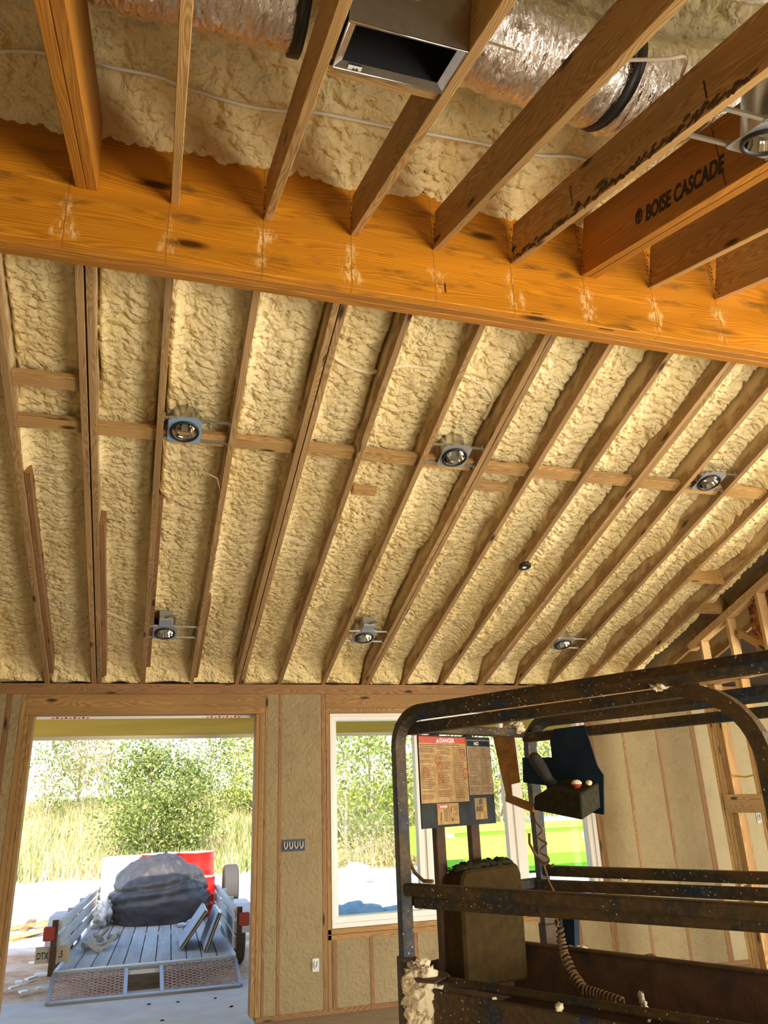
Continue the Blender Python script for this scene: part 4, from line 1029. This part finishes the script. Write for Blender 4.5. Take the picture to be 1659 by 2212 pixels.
# ================================================================== OUTSIDE
GZ = -1.95
S('floor_porch_slab', M_conc, (-6, 9, 7.29, 9.12, -2.0, -1.70), (-.877, .979, 7.15, 7.30, -2.0, -1.655))
# ground that rises into a grassy bank
def terrain(name, m, X0, X1, Y0, Y1, step):
    X, Y = np.meshgrid(np.arange(X0, X1, step), np.arange(Y0, Y1, step))
    edge = 25.5-.22*X*.9
    r = np.clip((Y-edge)/19, 0, 1); Z = GZ+r*r*(3-2*r)*2.05+.10*(vno(X*.5, Y*.5, 5)-.5)*np.clip((Y-9)/3, .15, 1)+.25*(vno(X*.2, Y*.2, 8)-.5)*r
    return grid_obj(name, X, Y, Z, m, (2, 18, GZ)), None
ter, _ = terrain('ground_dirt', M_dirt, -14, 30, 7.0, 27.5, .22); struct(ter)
def gz(x, y):
    X = np.array([[float(x)]]); Y = np.array([[float(y)]]); edge = 25.5-.22*X*.9; r = np.clip((Y-edge)/19, 0, 1)
    return float((GZ+r*r*(3-2*r)*2.05+.10*(vno(X*.5, Y*.5, 5)-.5)*np.clip((Y-9)/3, .15, 1)+.25*(vno(X*.2, Y*.2, 8)-.5)*r)[0, 0])
ter2, _ = terrain('ground_bank', M_bank, -30, 75, 21, 90, .8); struct(ter2); ter2.location.z -= .05
# dry grass and weeds (uncountable)
def blades(name, lab, n, box, h0, h1, w, m, seed, fld=None):
    r = np.random.default_rng(seed); x = r.uniform(box[0], box[1], n); y = r.uniform(box[2], box[3], n)
    edge = 25.5-.22*x*.9; k = (y > edge+r.uniform(-.6, .6, n)) & (vno(x*.7, y*.7, seed) > (fld or 0)); x = x[k]; y = y[k]; n = len(x)
    edge = edge[k]; rr = np.clip((y-edge)/19, 0, 1)
    z = GZ+rr*rr*(3-2*rr)*2.05+.10*(vno(x*.5, y*.5, 5)-.5)+.25*(vno(x*.2, y*.2, 8)-.5)*rr
    h = r.uniform(h0, h1, n)*(.5+vno(x*.9, y*.9, seed+3)); a = r.uniform(0, math.pi, n); lx = r.normal(0, .25, n)*h; ly = r.normal(0, .25, n)*h
    V = np.empty((n, 3, 3)); V[:, 0] = np.stack([x-np.cos(a)*w, y-np.sin(a)*w, z-.02], -1); V[:, 1] = np.stack([x+np.cos(a)*w, y+np.sin(a)*w, z-.02], -1); V[:, 2] = np.stack([x+lx, y+ly, z+h], -1)
    return trimesh(name, V.reshape(-1, 3), n, 3, m, lab, 'grass')
def trimesh(name, V, n, k, m, lab, cat, kind='stuff', parent=None, org=None):
    org = org if org is not None else (V[:, 0].mean(), V[:, 1].mean(), V[:, 2].min())
    me = bpy.data.meshes.new(name); me.vertices.add(len(V)); me.vertices.foreach_set('co', (V-np.array(org)).astype(np.float32).ravel())
    me.loops.add(n*k); me.loops.foreach_set('vertex_index', np.arange(n*k, dtype=np.int32)); me.polygons.add(n); me.polygons.foreach_set('loop_start', np.arange(0, n*k, k, dtype=np.int32)); me.update(calc_edges=True)
    me.materials.append(m); o = bpy.data.objects.new(name, me); COL.objects.link(o); ORG[o.name] = Vector(org)
    if parent is None: o.location = Vector(org)+Vector((0, 0, E)); tag(o, lab, cat, kind=kind)
    else: o.parent = parent
    return o
blades('dry_grass', 'tall dry grass and weeds covering the bank behind the trailer', 60000, (-16, 22, 22, 46), .25, .75, .022, M_grass, 3)
blades('green_weeds', 'green weeds growing in patches through the dry grass', 26000, (-16, 30, 24, 48), .3, .8, .035, M_leafg, 9, .5)
def tree(base, H, R, nleaf, ls, m, lab, seed, trunk_r=.05, low=.15, bare=0, shape=1.0, name='tree', cat='tree', squash=1.0):
    r = np.random.default_rng(seed); random.seed(seed); bz = gz(base[0], base[1]); B = Vector((base[0], base[1], bz-.05))
    t = thing(name, B, lab, cat, 'trees and bushes beyond the yard')
    b = MB(); b.tube([B, B+Vector((.05*H*.2, 0, H*.35)), B+Vector((-.02*H, .03*H, H*.65)), B+Vector((.02*H, 0, H*.93))], [trunk_r, trunk_r*.75, trunk_r*.45, trunk_r*.15], 8)
    cl = []; nb = 16
    for i in range(nb+bare):
        f = low+(1-low)*(i % nb+.5)/nb; a = r.uniform(0, 2*math.pi); rad = R*(math.sin(math.pi*min(1, (f*.85+.1)))**shape)*r.uniform(.55, 1.0)
        p0 = B+Vector((0, 0, H*max(.08, f-.18))); p1 = B+Vector((math.cos(a)*rad, math.sin(a)*rad*squash, H*f)); mid = p0.lerp(p1, .5)+Vector((0, 0, .06*H))
        b.tube([p0, mid, p1], [trunk_r*.45, trunk_r*.3, trunk_r*.08], 6)
        if i < nb: cl += [(p1, 1.0), (mid, .7), (p0.lerp(p1, .75), .8)]
    cl.append((B+Vector((0, 0, H*.93)), .6))
    b.build('trunk', M_bark, t)
    cc = np.array([c[0][:] for c in cl]); cw = np.array([c[1] for c in cl]); idx = r.integers(0, len(cc), nleaf)
    sig = R*.30*cw[idx][:, None]; P = cc[idx]+r.normal(0, 1, (nleaf, 3))*sig*np.array([1, 1, .8]); P[:, 2] = np.maximum(P[:, 2], bz+.05)
    u = r.normal(0, 1, (nleaf, 3)); u /= np.linalg.norm(u, axis=1)[:, None]; v = np.cross(u, r.normal(0, 1, (nleaf, 3))); v /= np.linalg.norm(v, axis=1)[:, None]
    s = ls*r.uniform(.6, 1.4, nleaf)[:, None]
    V = np.stack([P-u*s*.5, P+v*s*.28, P+u*s*.5, P-v*s*.28], 1).reshape(-1, 3)
    trimesh('foliage', V, nleaf, 4, m, None, None, parent=t, org=tuple(B)); return t
def at(px, Y): d = ray(px, 1750); return (d.x/d.y*Y, Y)
tree(at(322, 27.5), 3.9, 1.75, 11000, .115, M_leafg, 'large leafy green bush straight behind the drums', 11, .06, .05, shape=.45, name='bush', cat='bush')
tree(at(405, 28.5), 3.3, 1.1, 4200, .11, M_leafg, 'narrow green bush leaning right of the large bush', 12, .05, .15, name='bush', cat='bush')
tree(at(100, 38), 5.0, 1.7, 2000, .13, M_leafg, 'thin green tree at the left edge of the doorway', 13, .06, .2)
tree(at(165, 42), 4.4, 2.0, 1500, .14, M_leafo, 'sparse tree with reddish leaves, left in the doorway', 14, .07, .3)
tree(at(228, 41), 5.8, 2.1, 2600, .14, M_leafo, 'orange-tinged tree between the left trees and the large bush', 15, .07, .3)
tree(at(450, 40), 6.0, 2.0, 2800, .14, M_leafg, 'tall airy green tree right of the large bush', 16, .07, .25)
tree(at(505, 37), 4.3, 2.3, 4200, .12, M_leafg, 'round green bush by the right side of the doorway', 17, .06, .05, name='bush', cat='bush')
tree(at(550, 36), 4.6, 1.9, 3400, .12, M_leafy, 'yellow-green bush behind the doorway\'s right jamb', 18, .06, .1, name='bush', cat='bush')
for i, (px, Y, H, R, n, m, lab, br) in enumerate([(745, 27, 8.2, 2.2, 5200, M_leafy, 'yellow-green tree at the left edge of the window', 3), (800, 26, 8.6, 2.2, 5200, M_leafg, 'tree with several pale bare trunks behind the left window pane', 8),
        (865, 28, 8.4, 2.2, 5200, M_leafy, 'yellow-green tree seen behind the lift corner post', 2), (935, 29, 8.5, 2.4, 4200, M_leafy, 'tree behind the warning sign', 0), (1010, 30, 8.0, 2.4, 4200, M_leafg, 'tree behind the window centre', 0),
        (1080, 29, 7.8, 2.2, 5200, M_leafy, 'bright tree between the sign and the control bracket', 3), (1150, 33, 7.0, 2.2, 3600, M_leafg, 'green tree behind the joystick', 2), (1195, 36, 4.6, 1.6, 2400, M_leafg, 'small tree with sky around it in the right pane', 0),
        (1240, 34, 5.0, 2.2, 3000, M_leafy, 'low tree at the window\'s right edge', 0)]):
    tree(at(px, Y), H, R, n, .13, m, lab, 30+i, .075, .12, br, .6)
for i, (px, Y) in enumerate([(770, 24.5), (830, 24.8), (885, 24.2), (1120, 27), (1230, 27)]):
    tree(at(px, Y), .9, .9, 900, .08, M_leafo, ['brown scrubby weeds low in the left pane', 'reddish scrub under the pale trunks', 'scrub beside the lift post', 'low scrub behind the green dumpster, left', 'low scrub behind the green dumpster, right'][i], 60+i, .02, .05, 0, .4, name='shrub', cat='shrub')
# lime green dumpster
def gp(px, py): return onZ(px, py, GZ)
DY = 19.0; dx0 = onY(952, 1840, DY).x
zt = onY(1100, 1782, DY).z; zl = onY(1100, 1797, DY).z; zm = onY(1100, 1849, DY).z; z0 = onY(1100, 1873, DY).z
dt = thing('dumpster', (dx0+3, DY+1.2, GZ), 'lime green roll-off dumpster seen through the window', 'dumpster')
DL = 6.6
b = MB(); b.bx(dx0, dx0+DL, DY, DY+.06, zm, zt); b.bx(dx0, dx0+DL, DY+2.3, DY+2.36, zm, zt); b.bx(dx0, dx0+.06, DY+.06, DY+2.3, zm, zt); b.bx(dx0+DL-.06, dx0+DL, DY+.06, DY+2.3, zm, zt); b.bx(dx0+.06, dx0+DL-.06, DY+.06, DY+2.3, zm, zm+.08); b.build('container', M_lime, dt)
b = MB(); b.bx(dx0-.05, dx0+DL+.05, DY-.06, DY, zl+.04, zt+.04); b.build('top_rim', M_lime, dt)
b = MB(); b.bx(dx0+.02, dx0+DL-.02, DY-.035, DY, zl-.03, zl+.04); b.bx(dx0+.6, dx0+DL, DY-.05, DY+2.2, z0, zm); b.build('lower_frame', M_limed, dt)
for q in range(2):
    for e in (.9, DL-.9):
        b = MB(); b.lathe([(.0005, -.08), (.13, -.08), (.13, .08), (.0005, .08)], (dx0+e, DY+.4+q*1.5, GZ+.18), (0, 1, 0), 20); b.build('wheel', M_black, dt)
b = MB(); b.bx(dx0+.45, dx0+DL-.45, DY+.2, DY+.5, GZ+.1, z0+.05); b.bx(dx0+.45, dx0+DL-.45, DY+1.7, DY+2.0, GZ+.1, z0+.05); b.build('skid_rail', M_limed, dt)
for px in (970, 1267):
    p = onY(px, 1802, DY-.06); b = MB(); b.bx(p.x-.14, p.x+.14, DY-.045, DY-.036, p.z-.09, p.z+.06); b.build('white_sticker', M_label, dt)
tp = MB()
for i in range(10): tp.blob((dx0+3.2+i*.28, DY+1.0, zt-.02), .30, (1, 2.6, .45), .25, i+5, 14, 8)
tag(tp.build('tarp', M_tarp), 'crumpled grey tarp over the load in the green dumpster', 'tarp')
# sheeting piled below the window
for i, (px0, px1, py, Y, lab) in enumerate([(728, 792, 1962, 11.2, 'grey-blue sheet bundle on the ground below the left pane, left part'), (770, 860, 1972, 10.6, 'blue sheeting pile on the ground below the left pane')]):
    a = onY(px0, py, Y); c = onY(px1, py, Y); b = MB()
    for k in range(6): b.blob(((a.x*(5-k)+c.x*k)/5, Y+.1*(k % 2), GZ+(a.z-GZ)*.45), (a.z-GZ)*.62, (1.0, 1.3, .95), .12, i*9+k, 18, 10, 2.0)
    tag(b.build('plastic_sheeting', M_bluetarp), lab, 'sheeting')
for i, (px, py, rr) in enumerate([(768, 1893, .28), (722, 1900, .16), (800, 1903, .12), (1010, 1896, .2)]):
    p = onZ(px, py, GZ); b = MB(); b.blob((p.x, p.y, GZ+.1), rr, (1.3, 1, .8), .3, i+3); tag(b.build('rock', M_conc), ['largest pale rock at the yard edge below the window trees', 'small pale rock left of the largest one', 'small pale rock right of the largest one', 'pale rock in front of the dumpster'][i], 'rock', 'rocks at the yard edge')

# ------------------------------------------------------------------ trailer
TA = math.radians(2.2); TU = Vector((math.cos(TA), -math.sin(TA), 0)); TV = Vector((math.sin(TA), math.cos(TA), -.020)).normalized(); TW = TU.cross(TV)
TO = Vector((.215, 9.36, -1.50)); HW = .87
def tp_(u, v, w): return TO+TU*u+TV*v+TW*w
TAX = (TU, TV, TW); TLEN = 5.3
tr = thing('utility_trailer', (TO.x, TO.y+2.7, GZ), 'open utility trailer with grey plank deck and lowered mesh ramp outside the doorway', 'trailer')
n = 11
for i in range(n):
    w_ = 2*HW/n; u0 = -HW+i*w_; b = MB(); b.box(tp_(u0+w_/2, TLEN/2, -.02), (w_-.012, TLEN, .038), TAX); b.build('deck_plank', M_deck, tr, bevel=.002)
b = MB()
b.box(tp_(0, -.03, -.045), (2*HW+.06, .05, .09), TAX); b.box(tp_(0, TLEN+.03, -.045), (2*HW+.06, .05, .09), TAX)
for s in (-1, 1): b.box(tp_(s*(HW+.03), TLEN/2, -.075), (.05, TLEN, .08), TAX)
for k in range(5): b.box(tp_(0, .6+k*1.0, -.09), (2*HW, .05, .07), TAX)
b.lumber(tp_(-.5, TLEN, -.09), tp_(0, TLEN+1.1, -.09), .06, .08); b.lumber(tp_(.5, TLEN, -.09), tp_(0, TLEN+1.1, -.09), .06, .08)
b.build('trailer_frame', M_plate, tr)
for s in (-1, 1):
    b = MB()
    for k, w0 in enumerate((.05, .20, .33)): b.box(tp_(s*(HW+.02), TLEN/2, w0+.055), (.022, TLEN-.1, .115 if k < 2 else .08), TAX)
    b.box(tp_(s*(HW+.02), TLEN/2, .425), (.05, TLEN, .028), TAX); b.build('side_board', M_side, tr, bevel=.002)
    for k in range(5):
        b = MB(); v = .02+k*(TLEN-.05)/4; b.box(tp_(s*(HW+.06), v, .20), (.055, .055, .50), TAX); b.build('side_post', M_rust if k == 0 else M_plate, tr)
    b = MB(); v0 = 2.2; prof = [(-.52, .02), (-.50, .20), (-.34, .34), (.34, .34), (.50, .20), (.52, .02), (.49, .02), (.47, .19), (.33, .31), (-.33, .31), (-.47, .19), (-.49, .02)]
    b.prism([tp_(s*(HW+.09), v0+a, c-.02) for a, c in prof], TU*s*.26); fixn(b.build('fender', M_side, tr))
    for vv in (v0-.02,):
        b = MB(); b.lathe([(.16, -.09), (.30, -.10), (.325, -.07), (.325, .07), (.30, .10), (.16, .09)], Vector(tp_(s*(HW+.20), vv, 0))*1, TU, 36)
        o = b.build('wheel', M_tyre, tr); hz = tp_(s*(HW+.20), vv, 0); o.location.z += (GZ+.325)-hz.z
        b = MB(); b.lathe([(.0005, .0), (.06, .02), (.15, .0), (.165, .07)], Vector(hz), TU*s, 28); r_ = b.build('hub', M_plate, tr); r_.location.z += (GZ+.325)-hz.z
    b = MB(); b.box(tp_(s*(HW+.11), .0, .33), (.11, .05, .13), TAX); b.build('tail_light', M_dred, tr, bevel=.01)
b = MB(); b.box(tp_(-HW-.065, .062, .135), (.33, .006, .15), TAX); b.build('number_plate', plain('plate_tan', (.50, .42, .32), .6), tr, bevel=.002)
text('plate_lettering', 'DTX', tp_(-HW-.215, .057, .100), TU, TW, .085, M_ink, tr, sx=.62)
text('plate_lettering', 'L5', tp_(-HW-.020, .057, .103), TU, TW, .085, M_ink, tr, sx=.66)
# ramp gate: from the deck's rear edge down to the slab
R0 = tp_(0, -.06, -.03); RF = Vector((.215, 8.81, -1.685)); RV = (RF-R0); RL = RV.length; RV.normalize(); RU = TU; RW = RU.cross(RV)*-1
def rr_(u, v, w=0): return R0+RU*u+RV*v+RW*w
RB = HW+.02
ramp_ = MB()
for (u0, v0, u1, v1) in [(-RB, 0, RB, 0), (-RB, RL, RB, RL), (-RB, 0, -RB, RL), (RB, 0, RB, RL), (-.20, 0, -.20, RL), (.14, 0, .14, RL)]:
    ramp_.lumber(rr_(u0, v0), rr_(u1, v1), .035, .03, RW)
ramp_.build('ramp_frame', M_plate, tr)
for (ua, ub) in ((-RB+.02, -.21), (.15, RB-.02)):
    b = MB(); sp = .050; Wd = ub-ua
    k = -RL/.75
    u = ua-RL*1.6
    while u < ub:
        for sgn in (1, -1):
            # bar from (u,0) to (u+1.6*RL, RL) clipped to the panel
            A_, B_ = (u, 0.0), (u+1.6*RL, RL)
            if sgn < 0: A_, B_ = (u, RL), (u+1.6*RL, 0.0)
            t0 = max(0, (ua-A_[0])/(B_[0]-A_[0])); t1 = min(1, (ub-A_[0])/(B_[0]-A_[0]))
            if t1-t0 > .02:
                pa_ = (A_[0]+(B_[0]-A_[0])*t0, A_[1]+(B_[1]-A_[1])*t0); pb_ = (A_[0]+(B_[0]-A_[0])*t1, A_[1]+(B_[1]-A_[1])*t1)
                b.lumber(rr_(*pa_, .012), rr_(*pb_, .012), .009, .004, RW)
        u += sp*1.6
    b.build('ramp_mesh', M_mesh, tr)
# load on the trailer
def bagmesh():
    from mathutils import noise as nz
    b = MB(); V = []; F = []; ns, nr = 110, 60; c = tp_(.06, 3.75, .0)
    for i in range(nr+1):
        th = math.pi*i/nr
        for k in range(ns):
            ph = 2*math.pi*k/ns; d = Vector((math.sin(th)*math.cos(ph), math.sin(th)*math.sin(ph), math.cos(th)))
            q = 1+.13*nz.noise(d*1.6+Vector((3, 0, 1)))
            top = max(0, d.z)
            f = 0
            for (cx, cy, w_) in ((.15, -.2, 17), (-.3, .3, 13)):
                a = math.atan2(d.x-cx, d.y-cy); f += .034*abs(math.sin(a*w_*.5+3*nz.noise(d*2.5)))*(.35+top)
            f += .05*abs(nz.noise(Vector((d.x*3, d.y*3, d.z*6))))+.05*abs(nz.noise(d*5.5+Vector((9, 2, 4))))+.025*abs(nz.noise(d*12))-.10*math.exp(-((d.z-.42-.12*math.sin(ph*1.3))/.045)**2)-.07*math.exp(-((d.z-.12-.14*math.sin(ph*1.0+2))/.05)**2)
            V.append(c+TU*d.x*.70*(q+f)+Vector((0, 1, 0))*d.y*.66*(q+f)+Vector((0, 0, 1))*(max(-.26, d.z*.56)*(q+f)+.26))
    for i in range(nr):
        for k in range(ns): F.append((i*ns+k, (i+1)*ns+k, (i+1)*ns+(k+1) % ns, i*ns+(k+1) % ns))
    b.add(V, F, smooth=True); return b
bg_ = bagmesh().build('fabric_bag', M_bag); tag(bg_, 'big slumped black fabric bag lying on the trailer deck', 'bag')
def drum(u, v, r, h, lab, white_top=False, allwhite=False):
    c = tp_(u, v, .005); t = thing('steel_drum', c, lab, 'drum', 'drums on the trailer')
    prof = [(r-.02, .0), (r, .01), (r, h*.33-.03), (r+.010, h*.33), (r, h*.33+.03), (r, h*.52), (r+.008, h*.54), (r, h*.56), (r, h*.60), (r+.008, h*.62), (r, h*.64), (r, h*.68-.03), (r+.010, h*.68), (r, h*.68+.03), (r, h-.02), (r+.008, h-.01), (r, h)]
    low = [q for q in prof if q[1] <= h*.56]; hi = [q for q in prof if q[1] >= h*.56]
    b = MB(); b.lathe(low, c, (0, 0, 1), 40); b.build('lower_body', M_white if not white_top else M_red, t)
    b = MB(); b.lathe(hi, c, (0, 0, 1), 40); b.build('upper_body', M_white if allwhite else M_red, t)
    b = MB(); b.lathe([(.0005, h-.02), (r-.012, h-.02), (r-.004, h)], c, (0, 0, 1), 40); b.build('lid', M_white, t); return t
drum(-.56, 4.75, .30, .86, 'all white drum at the left behind the black bag', allwhite=True)
drum(.02, 4.85, .30, .87, 'red-over-white drum in the middle behind the bag')
drum(.745-.22, 4.45, .0, .0, '') if False else None
drum(.60, 4.75, .285, .87, 'red-over-white drum on the right behind the bag')
drum(.66, 3.95, .20, .54, 'small red keg drum with white lid right of the bag', white_top=True)
st = thing('spare_wheel', tp_(1.13, 4.3, .0), 'spare tyre standing upright at the trailer\'s right front', 'tyre')
b = MB(); cs = tp_(1.13, 4.3, .34)
b.lathe([(.20, -.09), (.30, -.115), (.335, -.09), (.34, -.06), (.328, -.052), (.34, -.045), (.34, -.006), (.328, 0), (.34, .006), (.34, .045), (.328, .052), (.34, .06), (.335, .09), (.30, .115), (.20, .09)], cs, TU, 44); b.build('tyre', M_tyre, st)
b = MB(); b.lathe([(.0005, 0), (.10, .03), (.20, .06), (.205, .09)], cs, TU, 32); b.build('rim', M_white, st)
b = MB(); b.lumber(tp_(HW+.06, 4.3, .25), tp_(1.12, 4.3, .33), .04, .04); b.build('wheel_bracket', M_plate, st)
for k, (u, lean, ln, vv, lab) in enumerate([(.36, .42, .9, .55, 'left of two plastic-wrapped dark-edged frames leaning on the trailer\'s right side'), (.62, .22, 1.0, .28, 'right of two plastic-wrapped dark-edged frames leaning on the trailer\'s right side')]):
    t = thing('wrapped_frame', tp_(u, vv, .0), lab, 'frame', 'wrapped frames leaning in the trailer')
    foot = tp_(u, vv, .01); top = tp_(u+lean*.62, vv+.02, .36); e = TV*ln
    nrm = (top-foot).cross(e).normalized()
    b = MB(); b.prism([foot, top, top+e, foot+e], nrm*.035); fixn(b.build('frame_body', M_black, t))
    b = MB(); b.prism([foot+nrm*.036+TV*.02, top+nrm*.036+TV*.02, top+nrm*.036+e, foot+nrm*.036+e], nrm*.01)
    b.prism([top+ZV*.004+TV*.02, top+nrm*.035+ZV*.004+TV*.02, top+nrm*.035+e+ZV*.004, top+e+ZV*.004], ZV*.006); fixn(b.build('plastic_wrap', M_plastic, t))
    b = MB(); b.lumber(foot+nrm*.018-TV*.003, top+nrm*.018-TV*.003, .014, .012, TV); b.build('edge_strip', M_strap, t)
b = MB()
for i in range(3):
    c = tp_(-.62+.05*i, 1.15+.1*i, .06); b.tube([c+TU*math.cos(a)*(.12+.02*i)+TV*math.sin(a)*.20+TW*(.05*math.sin(a*2+i)+.02*i) for a in np.linspace(0, 5.6, 22)], .018, square=True)
tag(b.build('tie_down_strap', M_strap), 'pale canvas tie-down strap coiled at the trailer\'s left side', 'strap')
b = MB(); b.lumber(tp_(-.66, 1.3, .03), tp_(-.55, 2.3, .10), .03, .03); tag(b.build('wooden_stick', M_dull), 'thin stick lying along the trailer\'s left side board', 'stick')
b = MB()
for i in range(5): b.blob(tp_(.36+.05*i, 2.75, .03+.03*(i == 3)), .06, (1, .6, .4), .6, i+7, 14, 9, 4)
tag(b.build('plastic_scrap', M_plastic), 'scrap of clear plastic in front of the black bag', 'plastic')
b = MB()
for i in range(7): b.blob(tp_(-.72+.03*(i % 3), 3.3+.2*i, .16+.05*(i % 2)), .13, (.7, 1, .9), .45, i+17, 16, 10, 2.5)
tag(b.build('cloth_pile', M_white), 'sunlit white cloth pile along the trailer\'s left side', 'cloth')
# lumber scraps on the dirt at left
for i, (px, py, L, ang, m, lab) in enumerate([(38, 2022, 1.0, .5, M_pale, 'light plank end in the dirt left of the trailer'), (30, 2005, 1.2, .25, M_pine, 'reddish plank across the scrap heap left of the trailer'),
                               (78, 2012, 1.3, 1.05, M_pine, 'plank pointing away in the scrap heap'), (60, 2000, .8, 1.5, M_dull, 'short upright plank in the scrap heap')]):
    p = onZ(px, py, GZ+.08); d = Vector((math.cos(ang), math.sin(ang), .08)); b = MB(); b.lumber(p-d*L/2, p+d*L/2, .12, .05); tag(b.build('scrap_plank', m), lab, 'plank', 'scrap planks in the dirt')
random.seed(21)
for i, (px, py) in enumerate([(40, 2128), (66, 2120), (50, 2150), (92, 2110), (30, 2140), (84, 2142), (75, 2085)]):
    p = onZ(px, py, GZ+.01); b = MB(); b.box((p.x, p.y, GZ+.045), (random.uniform(.06, .22), random.uniform(.03, .1), .02), (Vector((math.cos(i), math.sin(i), 0)), Vector((-math.sin(i), math.cos(i), 0)), ZV))
    tag(b.build('debris_scrap', M_label), 'pale flat scrap on the shaded dirt left of the ramp', 'scrap', 'pale scraps on the shaded dirt')
for i, (px, py) in enumerate([(322, 2170), (385, 2165), (465, 2157), (350, 2205), (440, 2140), (500, 2175)]):
    p = onZ(px, py, -1.70); b = MB(); b.blob((p.x, p.y, -1.697), .012, (1.4, 1, .5), .5, i, 8, 5); tag(b.build('mud_speck', M_boxbr), 'small mud speck on the shaded porch slab', 'dirt', 'mud specks on the porch slab')
